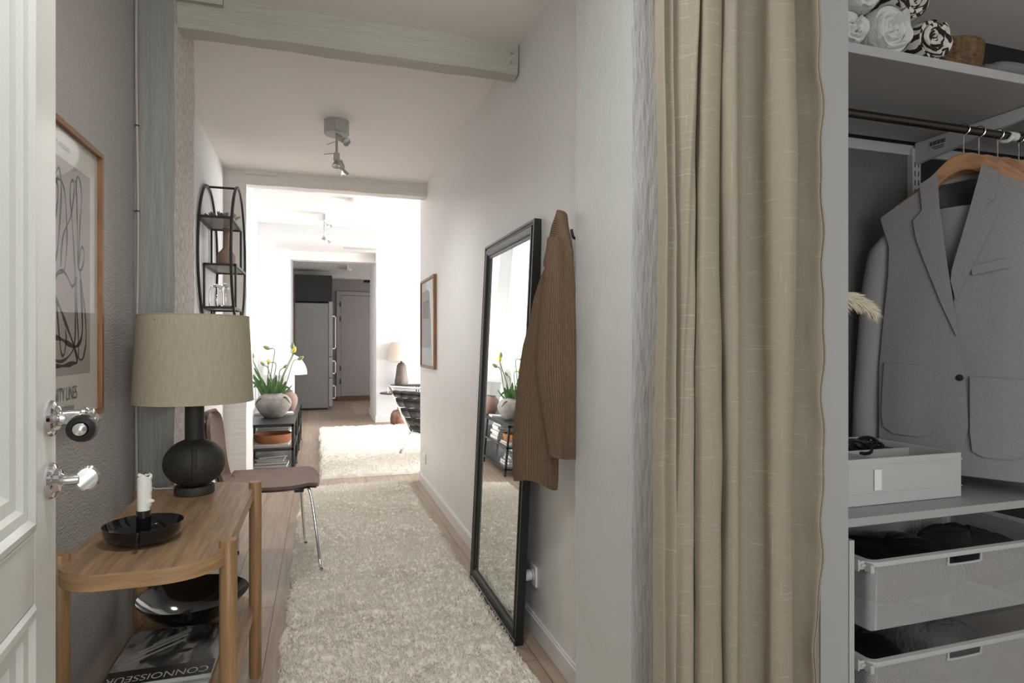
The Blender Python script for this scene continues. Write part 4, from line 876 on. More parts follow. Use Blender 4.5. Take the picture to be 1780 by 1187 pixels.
MB().cyl((0, 0, .2), (0, 0, .452), .011, 14).build('stem', M['black_metal'], st_); MB().lathe([(0, .45), (.255, .45), (.26, .458), (.255, .466), (0, .466)], n=48).build('table_top', M['black_metal'], st_)
gl = thing('water_glass', 'small clear tumbler on the round black side table', 'glass', (.955, 8.86, .4665))
MB().lathe([(0, 0), (.032, 0), (.038, .08), (.036, .08), (.031, .006), (0, .006)], n=28).build('tumbler', M['glass'], gl)
bt = thing('stool_table', 'dark table against the far wall under the brown lamp', 'side table', (1.22, 9.13, 0))
MB().box(1.02, 1.62, 9.0, 9.26, .545, .565).build('table_top', M['black_metal'], bt, True)
for x in (1.40, 1.60):
    for y in (9.02, 9.24): MB().cyl((x, y, 0), (x, y, .545), .009, 10).build('leg', M['black_metal'], bt, True)
l2 = thing('table_lamp', 'brown glazed lamp with pale linen shade by the far white wall', 'lamp', (1.16, 9.12, .566))
MB().lathe([(0, 0), (.095, 0), (.10, .01), (.098, .06), (.082, .15), (.073, .24), (.066, .285), (.045, .318), (.02, .328), (.014, .33), (.014, .35), (.006, .352), (.006, .39), (0, .39)], n=36).build('lamp_base', M['ceramic_brown'], l2)
MB().lathe([(.20, .355), (.152, .63)], n=44).build('lamp_shade', M['linen_pale'], l2, solid=.003)

# ------------------------------------------------------------------ the closet
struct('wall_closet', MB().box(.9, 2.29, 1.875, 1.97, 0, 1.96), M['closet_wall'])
struct('wall_closet', MB().box(2.29, 3.5, 1.875, 1.97, 0, 1.96).box(.9, 3.5, 1.875, 1.97, 1.96, HC), M['closet_dark'])  # back wall coloured near-black right of the upright and above the shelf
struct('trim_15', MB().box(1.222, 1.312, 1.25, 1.268, 0, HC).box(1.222, 1.24, 1.268, 1.33, 0, HC), M['closet_white'], bevel=.001)
def closet_shelf(z, t, label):
    o = MB().box(.95, 3.35, 1.33, 1.845, z-t, z).build('closet_shelf', M['closet_white'], None, smooth=False, bevel=.0015); kinds(o, label, 'shelf'); return o
closet_shelf(1.99, .028, 'upper white closet shelf carrying rolled towels')
closet_shelf(.669, .024, 'lower white closet shelf carrying the fabric drawer box')
rl = thing('hanging_rail_system', 'white slotted wall uprights with sloping shelf brackets in the closet', 'shelf bracket', (2.2, 1.81, .1))
MB().box(.95, 3.35, 1.861, 1.874, 1.915, 1.955).build('wall_track', M['bracket'], rl, True, smooth=False)
for x in (2.29, 1.3, 3.2):
    u_ = MB().box(x-.022, x+.022, 1.850, 1.874, .05, 1.94).build('upright', M['bracket'], rl, True, smooth=False, bevel=.001)
    sl_ = MB()
    for k in range(50): sl_.box(x-.012, x-.007, 1.8494, 1.8502, .10+k*.036, .122+k*.036); sl_.box(x+.007, x+.012, 1.8494, 1.8502, .10+k*.036, .122+k*.036)
    sl_.build('slots', M['ink'], u_, True, smooth=False).parent = rl
    s_ = C.objects[-1]
    for nm_, zt in (('bracket', 1.960), ('bracket', .643)):
        MB().prism([(1.850, zt), (1.36, zt), (1.36, zt-.025), (1.850, zt-.085)], lambda a, b_, h_: (h_, a, b_), x-.009, x+.009).build(nm_, M['bracket'], rl, True, smooth=False)
stk = MB().box(2.2795, 2.2808, 1.72, 1.79, 1.905, 1.945).build('sticker', M['bracket'], rl, True, smooth=False)
bb = MB()
for k in range(12): bb.box(2.2788, 2.2794, 1.725+k*.0052, 1.725+k*.0052+(.0032 if k % 3 else .0018), 1.927, 1.943)
bb.box(2.2788, 2.2794, 1.73, 1.78, 1.918, 1.921).box(2.2788, 2.2794, 1.73, 1.77, 1.911, 1.914)
bb.build('barcode', M['ink'], rl, True, smooth=False)
rod = thing('clothes_rail', 'dark metal hanging rail under the upper closet shelf', 'rail', (2.1, 1.52, 1.89))
MB().cyl((.95, 1.52, 1.885), (3.35, 1.52, 1.885), .0135, 24).build('rod', M['nickel'], rod, True)
for x in (2.30, 1.3): MB().tube(bez([(x, 1.53, 1.96), (x, 1.545, 1.91), (x, 1.54, 1.875), (x, 1.515, 1.866), (x, 1.498, 1.88)], 5), .007, 8).build('rail_holder', M['white_plastic'], rod, True)
tg = thing('paper_tag', 'white paper band wrapped round the hanging rail', 'tag', (2.325, 1.52, 1.885))
MB().tube([(2.305, 1.52, 1.885), (2.345, 1.52, 1.885)], .0155, 20).build('band', M['paper'], tg, True)

# jackets: (a, z, n) with e along the shoulders (towards the viewer's right), n towards the viewer
def garment(px, py, ang, label, name, cat, suit=True, hang=None):
    t = thing(name, label, cat, (px, py, .74)); e = Vector((math.cos(ang), math.sin(ang), 0)); n = Vector((math.sin(ang), -math.cos(ang), 0))
    def W(a, z, h_): return Vector((px, py, 0))+e*a+n*h_+Vector((0, 0, z))
    return t, W
ang = math.atan2(-.92, .40)
hg = thing('clothes_hanger', 'front wooden hanger with the light grey suit jacket on it', 'hanger', (2.093, 1.52, 1.80), 0, 'wooden hangers on the rail')
def make_hanger(t, px, py, ang, m=None):
    e = Vector((math.cos(ang), math.sin(ang), 0)); n = Vector((math.sin(ang), -math.cos(ang), 0))
    W = lambda a, z, h_: tuple(Vector((px, py, 0))+e*a+n*h_+Vector((0, 0, z)))
    top = [(-.205, 1.655), (-.16, 1.685), (-.10, 1.735), (-.05, 1.783), (-.02, 1.80), (.02, 1.80), (.05, 1.783), (.10, 1.735), (.16, 1.685), (.205, 1.655)]
    bot = [(.20, 1.628), (.15, 1.645), (.10, 1.678), (.05, 1.725), (0, 1.745), (-.05, 1.725), (-.10, 1.678), (-.15, 1.645), (-.20, 1.628)]
    top = [(p.x, p.y) for p in bez([(a, b_, 0) for a, b_ in top], 5)]; bot = [(p.x, p.y) for p in bez([(a, b_, 0) for a, b_ in bot], 5)]
    MB().prism(top+bot, W, -.014, .014).build('hanger_bow', m or M['pine'], t, True, bevel=.004)
    hkz = 1.885; pts = [W(0, 1.79, 0), W(0, 1.845, 0)]+[W(.0185*math.cos(a), hkz+.0185*math.sin(a), 0) for a in np.linspace(-PI/2, PI*.95, 14)]
    MB().tube(pts, .0019, 8).build('hook', M['chrome'], t, True)
make_hanger(hg, 2.093, 1.52, ang)
jk, W = garment(2.097, 1.52, ang, 'light grey suit jacket with patch pockets hanging in the closet', 'suit_jacket', 'jacket')
def bul(a, z):
    k = lerp_tab([(.70, .045), (1.0, .050), (1.45, .058), (1.62, .042), (1.72, .022), (1.76, .018)], z)
    return .008+k*max(0, 1-(abs(a)/.285)**2.3)+.004*noise.noise(Vector((a*9, z*3, 1)))
sh_z = lambda a: lerp_tab([(-.25, 1.607), (-.235, 1.622), (-.068, 1.725), (0, 1.74), (.08, 1.72), (.235, 1.622), (.25, 1.607)], a)
FE = [(.745, -.02), (.761, -.006), (.803, .013), (.882, .026), (.996, .021), (1.15, .005), (1.228, -.007), (1.464, -.035), (1.726, -.07)]
AR = [(.74, -.252), (.855, -.249), (1.065, -.25), (1.213, -.236), (1.40, -.215), (1.504, -.212), (1.61, -.245)]
def panel(aL, aR, hem, off, nu=30, nz=60):
    def f(u, v):
        s = v; zt = None
        # walk in z to the shoulder line at this column
        a_top = lerp_tab(aL, 1.6)*(1-u)+lerp_tab(aR, 1.72)*u; zt = sh_z(a_top); z = hem(u)+(zt-hem(u))*v
        a = lerp_tab(aL, z)*(1-u)+lerp_tab(aR, z)*u
        return tuple(W(a, z, bul(a, z)+off))
    return MB().grid(f, nu, nz)
panel(AR, FE, lambda u: .752-.006*math.sin(u*3), .014).build('front_panel', M['suit'], jk, True, solid=.003, ang=80)
FR = [(.70, -.01), (1.0, .0), (1.3, -.015), (1.394, -.016), (1.613, .031), (1.72, .055)]; AR2 = [(z, -a) for z, a in AR]
def rp_f(u, v):
    z_h = .715+.0*u; at = .05*(1-u)+.245*u; zt = sh_z(at); z = z_h+(zt-z_h)*v; a = lerp_tab(FR, z)*(1-u)+lerp_tab([(q, -w_) for q, w_ in AR], z)*u
    return tuple(W(a, z, bul(a, z)))
MB().grid(rp_f, 30, 60).build('front_panel', M['suit'], jk, True, solid=.003, ang=80)
def bk_f(u, v):
    a0 = -.25+.5*u; zt = min(sh_z(a0), 1.735); z = .73+(zt-.73)*v; k = lerp_tab([(.73, 1), (1.5, .9), (1.62, 1)], z)
    return tuple(W(a0*k, z, -.035*max(0, 1-(abs(a0)/.26)**2)-.0))
MB().grid(bk_f, 24, 40).build('back_panel', M['suit'], jk, True, solid=.003, ang=80)
MB().grid(lambda u, v: tuple(W(-.10+.2*u, 1.55+.165*v, -.022+.006*math.sin(u*9+v*3))), 12, 10).build('lining', M['lining'], jk, True, solid=.002, ang=80)
def sheet(poly, off, nm, m, dens=.012):
    """cloth patch that follows the bulge of the front"""
    b = bmesh.new(); vs = [b.verts.new((a, z, 0)) for a, z in poly]; b.faces.new(vs)
    for ax in (0, 1):
        lo, hi = min(p[ax] for p in poly), max(p[ax] for p in poly); q = lo+dens
        while q < hi:
            co = [0, 0, 0]; no = [0, 0, 0]; co[ax] = q; no[ax] = 1
            bmesh.ops.bisect_plane(b, geom=b.verts[:]+b.edges[:]+b.faces[:], plane_co=co, plane_no=no); q += dens
    r = MB(); b.verts.index_update(); r.v = [tuple(W(v.co.x, v.co.y, bul(v.co.x, v.co.y)+off)) for v in b.verts]; r.f = [tuple(v.index for v in f.verts) for f in b.faces]; b.free()
    return r.build(nm, m, jk, True, solid=.004, ang=80)
sheet([(-.066, 1.742), (-.118, 1.712), (-.105, 1.616), (-.133, 1.586), (-.122, 1.52), (-.085, 1.409), (-.045, 1.29), (-.003, 1.179), (-.005, 1.24), (-.033, 1.46), (-.052, 1.60)], .022, 'lapel', M['suit'])
sheet([(.056, 1.748), (.102, 1.712), (.095, 1.627), (.071, 1.606), (.102, 1.579), (.075, 1.50), (.035, 1.40), (-.007, 1.300), (-.021, 1.365), (-.018, 1.40), (.006, 1.50), (.031, 1.613)], .011, 'lapel', M['suit'])
def pocket(poly, off, nm='patch_pocket'): return sheet(poly, off, nm, M['suit'])
pocket([(-.228, 1.087), (-.076, 1.080), (-.066, .95), (-.066, .872), (-.08, .845), (-.115, .832), (-.20, .834), (-.232, .855), (-.238, .90), (-.234, 1.0)], .0215)
pocket([(.030, 1.047), (.185, 1.040), (.19, .83), (.17, .80), (.13, .785), (.065, .785), (.036, .80), (.030, .86)], .010)
pocket([(.034, 1.410), (.131, 1.428), (.133, 1.397), (.037, 1.380)], .008, 'breast_pocket')
MB().lathe([(0, 0), (.010, 0), (.011, .002), (.0, .003)], tuple(W(.004, 1.042, bul(.004, 1.042)+.017)), 20, M=Vector((0, 0, 1)).rotation_difference(Vector((math.sin(ang), -math.cos(ang), 0))).to_matrix().to_4x4()).build('button', M['black'], jk, True)
for s in (-1, 1):
    ctr = [(s*.212, 1.592), (s*.246, 1.51), (s*.268, 1.35), (s*.285, 1.15), (s*.30, .95), (s*.305, .80)]
    def sf(u, v, s=s):
        i = v*(len(ctr)-1); k = int(min(i, len(ctr)-1.001)); f_ = i-k; a = ctr[k][0]*(1-f_)+ctr[k+1][0]*f_; z = ctr[k][1]*(1-f_)+ctr[k+1][1]*f_
        th = 2*PI*u; ra = .03+.028*math.sin(min(1, v*3)*PI/2)-.006*v; rn = .030+.024*math.sin(min(1, v*3)*PI/2)-.008*v
        return tuple(W(a+ra*math.cos(th), z+(.03*(-s*math.cos(th))*max(0, 1-v/.25)), -.012+rn*math.sin(th)+.006*noise.noise(Vector((a*20, z*5, u*4)))))
    m_ = MB().grid(sf, 26, 50, cu=True); m_.f.append(tuple(range(26))[::-1]); m_.build('sleeve', M['suit'], jk, True, ang=80)
tr = thing('trousers', 'grey trousers folded inside the suit jacket on its hanger', 'trousers', (2.07, 1.52, 1.2))
MB().grid(lambda u, v: tuple(W(-.085+.17*u, 1.10+.52*v, .022+.012*math.sin(PI*u))), 14, 20).build('trouser_leg', M['suit'], tr, True, solid=.006, ang=80)
# darker garments behind; the two coats are added to block light at the right
for k, (gx, an, lab, mt) in enumerate([(2.165, ang+.06, 'second wooden hanger along the rail, behind the suit hanger', M['pine']), (2.255, ang-.03, 'third wooden hanger along the rail, carrying a charcoal coat', M['pine']), (2.36, ang+.05, 'pale wooden hanger farthest right along the rail', mat('pale_hanger_wood', (.40, .30, .17), .5))]):
    hh2 = thing('clothes_hanger', lab, 'hanger', (gx, 1.52, 1.80), 0, 'wooden hangers on the rail'); make_hanger(hh2, gx, 1.52, an, mt)
    e = Vector((math.cos(an), math.sin(an), 0)); n = Vector((math.sin(an), -math.cos(an), 0))
    cm = [mat('mid_grey_wool', (.11, .11, .115), .9), M['dark_cloth'], M['dark_cloth']][k]
    g_ = thing(['jacket', 'coat', 'coat'][k], ['dark grey jacket hanging directly behind the light suit jacket', 'added charcoal coat on the third hanger behind the jackets', 'added charcoal coat on the last pale hanger at the right'][k], ['jacket', 'coat', 'coat'][k], (gx, 1.52, .75))
    def gf(u, v, e=e, n=n, gx=gx, k=k):
        th = 2*PI*u; z = .76+.875*v; hw = lerp_tab([(.76, .235), (1.4, .235), (1.56, .215), (1.64, .12)], z); dd = lerp_tab([(.76, .016), (1.5, .020), (1.64, .014)], z)
        c_ = math.cos(th); s_ = math.sin(th); q = Vector((gx, 1.52, 0))+e*(hw*math.copysign(abs(c_)**.8, c_))+n*(dd*s_+.004*math.sin(c_*12))+Vector((0, 0, z)); return tuple(q)
    m_ = MB().grid(gf, 40, 30, cu=True); m_.f.append(tuple(range(40))[::-1]); m_.f.append(tuple(29*40+i for i in range(40))); m_.build('body', cm, g_, True, ang=80)
    for s in (-1, 1):
        MB().tube([tuple(Vector((gx, 1.52, z))+e*(s*a)) for a, z in ((.19, 1.60), (.235, 1.52), (.27, 1.30), (.295, 1.05), (.305, .82))], [.016, .022, .024, .022, .020], 14, flat=.7).build('sleeve', cm, g_, True, ang=80)

# fabric drawer box on the lower closet shelf
bx = thing('storage_box', 'white fabric organiser box with a pull tab on the lower closet shelf', 'box', (1.6, 1.60, .6695))
x0, x1, y0, y1, z0, z1 = 1.25, 1.946, 1.42, 1.78, .6695, .81
b = MB().box(x0, x1, y0, y1, z0, z0+.004).box(x0, x1, y0, y0+.008, z0, z1).box(x0, x1, y1-.008, y1, z0, z1).box(x0, x0+.008, y0+.008, y1-.008, z0, z1).box(x1-.008, x1, y0+.008, y1-.008, z0, z1)
b.build('box_shell', M['box_fabric'], bx, True, bevel=.002, smooth=False)
MB().box(x0+.008, x1-.008, 1.595, 1.60, z0+.004, z1-.012).box(1.50, 1.504, y0+.008, 1.595, z0+.004, z1-.014).box(1.66, 1.664, y0+.008, 1.595, z0+.004, z1-.014).build('divider', M['box_fabric'], bx, True, smooth=False)
MB().box(x0-.001, x1+.0015, y0-.0018, y0-.0002, z0+.118, z0+.122).box(x0, x1+.0015, y0-.0018, y0-.0002, z0+.035, z0+.0375).build('piping', M['box_fabric'], bx, True, smooth=False)
MB().box(1.585, 1.612, y0-.006, y0-.002, z0+.045, z0+.108).build('pull_tab', mat('white_satin_tape', (.72, .72, .72), .4), bx, True, bevel=.001)
sc_ = thing('hair_accessories', 'tangle of black ribbon accessories lying in the white organiser box', 'accessories', (1.76, 1.66, z0+.10))
m_ = MB()
for k in range(16):
    q = Vector((1.72+random.uniform(-.08, .16), 1.64+random.uniform(-.02, .08), .80+random.uniform(-.012, .012))); rr_ = random.uniform(.02, .04); tt = random.uniform(0, 3)
    m_.tube([q+Vector((rr_*math.cos(a), rr_*math.sin(a)*math.cos(tt), rr_*.45*math.sin(a+tt))) for a in np.linspace(0, 2*PI, 16, endpoint=False)], .006, 6, closed=True)
m_.box(1.66, 1.90, 1.61, 1.76, .76, .795).build('ribbon_tangle', M['dark_stuff'], sc_, True)

# wire mesh baskets on runners
def basket(zr, label, content, cl):
    t = thing('mesh_basket', label, 'basket', (1.48, 1.34, zr-.205), 0, 'mesh drawers under the lower closet shelf')
    X0_, X1_, Y0_, Y1_ = 1.482, 2.35, 1.335, 1.77; tp_ = .010; zb = zr-.205
    def rect(x0, x1, y0, y1, r, z, n=6):
        o_ = []
        for cx_, cy_, a0 in ((x1-r, y0+r, -PI/2), (x1-r, y1-r, 0), (x0+r, y1-r, PI/2), (x0+r, y0+r, PI)):
            for k in range(n+1):
                a = a0+PI/2*k/n; o_.append((cx_+r*math.cos(a), cy_+r*math.sin(a), z))
        return o_
    # opening for the handle in the front
    hx0, hx1, hz = 1.775, 1.905, zr-.043
    m_ = MB(); uv = []
    def quad(P, UV): n0 = len(m_.v); m_.add(P, [(0, 1, 2, 3)]); uv.extend(UV)
    top = rect(X0_, X1_, Y0_, Y1_, .022, zr-.008); bo = rect(X0_+tp_, X1_-tp_, Y0_+tp_, Y1_-tp_, .022, zb)
    L_ = 0; N = len(top)
    for i in range(N):
        j = (i+1) % N; d = (Vector(top[j])-Vector(top[i])).length; hgt = .197
        if d > .3 and abs(top[i][1]-Y0_) < .002 and abs(top[j][1]-Y0_) < .002:
            a, b_ = Vector(top[i]), Vector(top[j]); c_, e_ = Vector(bo[i]), Vector(bo[j])
            def at(x, z):
                s = (zr-.008-z)/.197; y = Y0_+tp_*s; return (x, y, z)
            xs = [a.x, hx0, hx1, b_.x]; zs = [zr-.008, hz, zb]
            for ix in range(3):
                for iz in range(2):
                    if ix == 1 and iz == 0: continue
                    xa, xb, za, zb_ = xs[ix], xs[ix+1], zs[iz], zs[iz+1]
                    quad([at(xa, za), at(xb, za), at(xb, zb_), at(xa, zb_)], [(xa, za), (xb, za), (xb, zb_), (xa, zb_)])
        else:
            quad([top[i], top[j], bo[j], bo[i]], [(L_, 0), (L_+d, 0), (L_+d, -hgt), (L_, -hgt)])
        L_ += d
    quad([(X0_+tp_, Y0_+tp_, zb), (X1_-tp_, Y0_+tp_, zb), (X1_-tp_, Y1_-tp_, zb), (X0_+tp_, Y1_-tp_, zb)], [(0, 0), (.8, 0), (.8, .4), (0, .4)])
    o = m_.build('mesh_sides', M['wire'], t, True, smooth=False, fixn=False); cloth_uv(o, uv)
    rim = rect(X0_-.004, X1_+.004, Y0_-.004, Y1_+.004, .028, zr); r_ = MB()
    out_ = rect(X0_-.010, X1_+.010, Y0_-.010, Y1_+.010, .032, zr); inn = rect(X0_+.004, X1_-.004, Y0_+.004, Y1_-.004, .02, zr); N = len(out_); vs = []
    for i in range(N):
        for P_, dz in ((out_, -.004), (out_, -.017), (inn, -.017), (inn, 0), ):
            vs.append((P_[i][0], P_[i][1], zr+dz))
    r_.add(vs, [(i*4+k, i*4+(k+1) % 4, ((i+1) % N)*4+(k+1) % 4, ((i+1) % N)*4+k) for i in range(N) for k in range(4)]).build('rim', M['bracket'], t, True, bevel=.0015)
    MB().tube(bez([(hx0-.002, Y0_-.003, zr-.012), (hx0-.001, Y0_-.002, hz+.008), (hx0+.008, Y0_-.001, hz), (hx1-.008, Y0_-.001, hz), (hx1+.001, Y0_-.002, hz+.008), (hx1+.002, Y0_-.003, zr-.012)], 5), .0035, 8).build('handle_frame', M['bracket'], t, True)
    rn = MB().box(1.452, 1.470, 1.345, 1.80, zr-.026, zr-.002).box(1.447, 1.452, 1.345, 1.80, zr-.03, zr+.002).build('runner', M['bracket'], t, True, smooth=False, bevel=.001)
    MB().box(1.468, 1.482, 1.322, 1.345, zr-.032, zr-.008).box(1.455, 1.472, 1.34, 1.365, zr-.018, zr-.010).build('clip', M['bracket'], t, True, bevel=.002)
    for k, (cx_, cyy, sx, sy, sz, m2, nm) in enumerate(content):
        g2 = thing(nm, cl[k], 'clothes', (cx_, cyy, zb+.003))
        def bf(u, v, sx=sx, sy=sy, sz=sz, k=k):
            th = 2*PI*u; ph = PI*v-PI/2; c_ = math.cos(ph)**.5 if math.cos(ph) > 0 else 0; r = 1+.10*noise.noise(Vector((math.cos(th)*2+k, math.sin(th)*2, v*3)))
            return (sx*math.copysign(abs(math.cos(th))**.7, math.cos(th))*c_*r, sy*math.copysign(abs(math.sin(th))**.7, math.sin(th))*c_*r, sz*(.5+.5*math.sin(ph))+.008*noise.noise(Vector((math.cos(th)*4, math.sin(th)*4, k)))*(v > .3))
        MB().grid(bf, 40, 24, cu=True).build('folded_cloth', m2, g2, ang=80)
    return t
basket(.543, 'upper wire mesh drawer full of dark clothes under the lower shelf', [(1.78, 1.56, .24, .17, .165, M['dark_stuff'], 'folded_clothes'), (2.18, 1.56, .12, .16, .16, M['dark_cloth'], 'folded_clothes')], ['black clothes heaped in the left of upper mesh drawer', 'charcoal clothes at the right of upper mesh drawer'])
basket(.262, 'lower wire mesh drawer near the floor below the other drawer', [(1.66, 1.56, .13, .15, .15, M['dark_stuff'], 'folded_clothes'), (1.95, 1.55, .13, .16, .185, M['grey_knit'], 'knitted_sweater')], ['black clothes in the left of lower mesh drawer', 'grey chunky knit folded in the lower mesh drawer'])
fr_ = thing('drawer_frame', 'white metal runner frame holding the mesh drawers in the closet', 'frame', (1.9, 1.56, 0))
for x in (1.43, 2.372):
    for y in (1.36, 1.79): MB().box(x-.009, x+.009, y-.009, y+.009, 0, .60).build('frame_post', M['bracket'], fr_, True, smooth=False)
for y in (1.36, 1.79): MB().box(1.43, 2.372, y-.008, y+.008, .0, .015).build('cross_rail', M['bracket'], fr_, True, smooth=False)

# rolled towels on the upper shelf
def roll(name, label, x, z, r, L_, m, y0=1.345, spiral=2.4, rz=0, group='rolled towels on the upper closet shelf', seed=0):
    t = thing(name, label, 'towel', (x, y0, z-r), rz, group); m_ = MB(); uv = []
    def bod(u, v):
        th = 2*PI*u; rr_ = r*(1+.03*noise.noise(Vector((math.cos(th)*2+seed, math.sin(th)*2, v*2))))*(1-.08*max(0, 1-v*12)-.0); return (rr_*math.cos(th), .006+L_*v, r+rr_*.97*math.sin(th))
    m_.grid(bod, 48, 24, cu=True); uv += [(2*PI*r*(i/48), L_*(j/23)) for j in range(24) for i in range(48)]
    # spiral end: a sheet wound inwards, standing proud in soft ridges
    n_ = 140
    ww = .010
    for j in range(n_):
        s = j/(n_-1); th = -spiral*2*PI*s+1.1; rr_ = r*.93*(1-s*.93)
        dpt = .012*s+.004*noise.noise(Vector((th, seed, 0)))
        for k, (dr2, dy) in enumerate(((.0, .012), (-.002, -.004), (-.5*r/spiral*.85, -.006+.003*math.sin(th*3+seed)), (-r/spiral*.80, .010))):
            q = max(.001, min(r*.93, (rr_+dr2*(1-s*.5))*(1+.16*noise.noise(Vector((math.cos(th)*1.3+seed*3, math.sin(th)*1.3, 2)))))); qx = q*math.cos(th)+.25*r*s*math.sin(seed*2); qz = q*.97*math.sin(th)-.2*r*s*math.cos(seed); dy2 = dy+.006*noise.noise(Vector((math.cos(th)*2, math.sin(th)*2, s*4+seed))); m_.v.append((qx, dy2+dpt*.6, r+qz)); uv.append((qx*1.1+dy2*2+seed, qz*1.1+.3*dy2))
    n0 = 48*24
    for j in range(n_-1):
        for k in range(3): m_.f.append((n0+j*4+k, n0+(j+1)*4+k, n0+(j+1)*4+k+1, n0+j*4+k+1))
    c0 = len(m_.v)
    for k in range(32): m_.v.append((r*.9*math.cos(2*PI*k/32), .014, r+r*.9*math.sin(2*PI*k/32))); uv.append((k*.01, .3))
    m_.f.append(tuple(range(c0, c0+32)))
    o = m_.build('towel_roll', m, t, ang=80, fixn=False); cloth_uv(o, uv); return t
roll('rolled_towel', 'small white rolled towel at the left end of the top shelf', 1.435, 2.046, .055, .3, M['towel'], seed=1)
roll('rolled_towel', 'plain white rolled towel in front middle of the bottom row', 1.585, 2.067, .076, .33, M['towel'], seed=2, spiral=3)
roll('rolled_towel', 'zebra striped rolled towel in the bottom row beside the basket', 1.745, 2.058, .067, .32, M['zebra'], seed=3, spiral=2.5)
roll('rolled_towel', 'zebra striped rolled towel stacked on top of the bottom row', 1.675, 2.181, .066, .32, M['zebra'], seed=5, y0=1.36, spiral=2.5)
roll('rolled_towel', 'upper white rolled towel stacked above the small left one', 1.483, 2.172, .070, .3, M['towel'], seed=6, y0=1.35)
bk = thing('woven_basket', 'brown woven seagrass basket beside the zebra towels on top shelf', 'basket', (1.925, 1.47, 1.9905))
m_ = MB(); nu_, nv_ = 96, 32
def wf(u, v):
    th = 2*PI*u; r = .098+.012*v; a = math.sin(24*th/1+v*PI*8)*math.sin(v*PI*8); r += .0035*a
    return (r*math.cos(th), r*math.sin(th), .105*v)
m_.grid(wf, nu_*3, nv_*2, cu=True); m_.lathe([(0, .004), (.10, .004)], n=40)
m_.build('basket_wall', mat('seagrass', (.10, .055, .022), .6, var=.5, vscale=60, detail=3), bk, solid=.003, ang=80)
MB().tube([(.110*math.cos(a), .110*math.sin(a), .106) for a in np.linspace(0, 2*PI, 48, endpoint=False)], .004, 6, closed=True).build('basket_rim', bpy.data.materials['seagrass'], bk)
kn = thing('folded_knit', 'grey knitted garment folded at the right end of the top shelf', 'clothes', (2.15, 1.50, 1.9905))
def kf(u, v):
    th = 2*PI*u; ph = PI*v-PI/2; c_ = max(0, math.cos(ph))**.5
    return (.13*math.copysign(abs(math.cos(th))**.8, math.cos(th))*c_, .14*math.copysign(abs(math.sin(th))**.8, math.sin(th))*c_, .08*(.5+.5*math.sin(ph))+.003*math.sin(math.cos(th)*60)*c_)
MB().grid(kf, 60, 30, cu=True).build('knit_fold', M['grey_knit'], kn, ang=80)

# feather duster standing on the lower shelf behind the closet stile
fd = thing('feather_duster', 'cream feather plume poking out from behind the white closet stile', 'feather duster', (1.30, 1.375, .6695))
MB().tube(bez([(0, 0, .0), (-.01, 0, .3), (.0, 0, .50), (.03, 0, .58)], 6), .005, 8).build('handle', M['walnut'], fd)
m_ = MB()
r2 = random.Random(3)
for k in range(900):
    s = r2.random()**.8; base = Vector((.03+.20*s, 0, .60+.03*math.sin(s*3)-.03*s)); th = r2.uniform(0, 2*PI); 
    d = Vector((.9+r2.uniform(-.2, .3), .45*math.cos(th), .62*math.sin(th)-.2*s)).normalized(); ln_ = r2.uniform(.025, .065)*(1.15-s*.45)
    p1 = base+d*ln_*.5+Vector((0, 0, .002)); p2 = base+d*ln_+Vector((0, 0, -.010)); sdv = d.cross(Vector((0, 1, .3))).normalized()*r2.uniform(.0006, .0022)
    m_.add([base-sdv*.5, base+sdv*.5, p1+sdv, p1-sdv, p2], [(0, 1, 2, 3), (3, 2, 4)])
m_.build('plume', M['feather'], fd, kind='stuff', smooth=False, fixn=False)

# ------------------------------------------------------------------ curtain
ctn = thing('curtain', 'full length beige slub linen curtain drawn to the side of the closet', 'curtain', (.95, 1.2, 0))
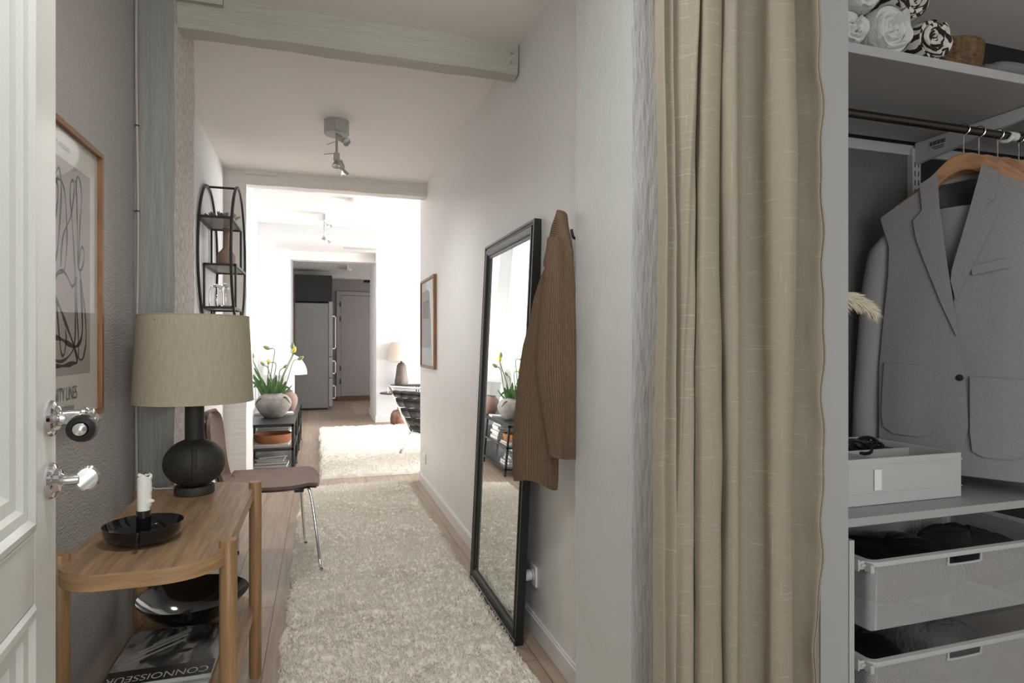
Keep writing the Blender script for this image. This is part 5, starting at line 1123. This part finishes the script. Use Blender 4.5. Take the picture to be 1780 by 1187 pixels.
# fold plan: (x on the floor plan, y) control points of the hanging cloth, from the left edge to the right hem
plan = [(.722, 1.215), (.734, 1.192), (.745, 1.212), (.765, 1.196), (.768, 1.225), (.790, 1.205), (.822, 1.196), (.836, 1.222), (.832, 1.178), (.872, 1.170), (.898, 1.192), (.905, 1.232), (.898, 1.182), (.92, 1.166), (.95, 1.20), (.99, 1.215), (1.020, 1.192), (1.017, 1.158), (1.045, 1.138), (1.082, 1.150), (1.098, 1.205), (1.125, 1.222), (1.15, 1.196), (1.163, 1.165), (1.170, 1.160)]
pc = bez([(.722+(a-.722)*.911, b_, 0) for a, b_ in plan], 12); NP = len(pc); S_ = [0]
for i in range(1, NP): S_.append(S_[-1]+(pc[i]-pc[i-1]).length)
NZ = 120; m_ = MB(); uv = []
for j in range(NZ):
    z = .012+2.42*j/(NZ-1)
    for i in range(NP):
        s = S_[i]/S_[-1]; x, y = pc[i].x, pc[i].y
        amp = 1+.30*noise.noise(Vector((s*6, z*.8, 3)))
        x = .945+(x-.945)*(1+.012*math.sin(z*2.1))+.012*noise.noise(Vector((s*5, z*1.1, 0)))+.003*noise.noise(Vector((s*20, z*6, 9)))
        y = 1.195+(y-1.195)*amp+.014*noise.noise(Vector((s*7, z*1.3, 5)))
        edge = max(0, (s-.86)/.14)
        xe = lerp_tab([(0, -.035), (.35, -.02), (.65, .0), (.9, .008), (1.3, .020), (1.7, .006), (2.0, -.012), (2.44, -.02)], z)
        x += edge**1.5*(xe+.004*math.sin(z*23)+.003*math.sin(z*41))
        # a long oblique pleat leaves the hem near the top
        pl_ = math.exp(-((s-.90+.05*(2.0-z))/.02)**2)*max(0, min(1, (z-.9)*1.2)); y += .014*pl_
        lx = math.exp(-((s-.16-.05*(z-1.2))/.012)**2)*.010; y -= lx
        m_.v.append((x, y, z)); uv.append((S_[i], z))
for j in range(NZ-1):
    for i in range(NP-1): m_.f.append((j*NP+i, j*NP+i+1, (j+1)*NP+i+1, (j+1)*NP+i))
hemp = [Vector(m_.v[j*NP+NP-1])+Vector((.001, -.002, 0)) for j in range(NZ)]
o = m_.build('cloth', M['curtain'], ctn, True, ang=100, fixn=False); cloth_uv(o, uv)
hm = MB().tube(hemp, .0022, 6); o = hm.build('side_hem', M['curtain'], ctn, True); cloth_uv(o, [(v.co.x*3, v.co.z) for v in o.data.vertices])
MB().tube([(.94, 1.245, .02), (1.20, 1.245, .02)], .002, 4)
bkc = MB().grid(lambda u, v: (1.07+.140*u-.015*v*u, 1.235+.006*math.sin(u*14), .012+2.42*v), 14, 20); o = bkc.build('return_fold', M['curtain'], ctn, True, ang=100, fixn=False); cloth_uv(o, [(v.co.x*2, v.co.z) for v in o.data.vertices])
crl = thing('curtain_rail', 'white ceiling rail carrying the linen curtain', 'curtain rail', (1.2, 1.21, 2.43))
MB().box(.80, 3.3, 1.20, 1.225, 2.428, 2.4395).build('rail', M['trim'], crl, True, smooth=False)
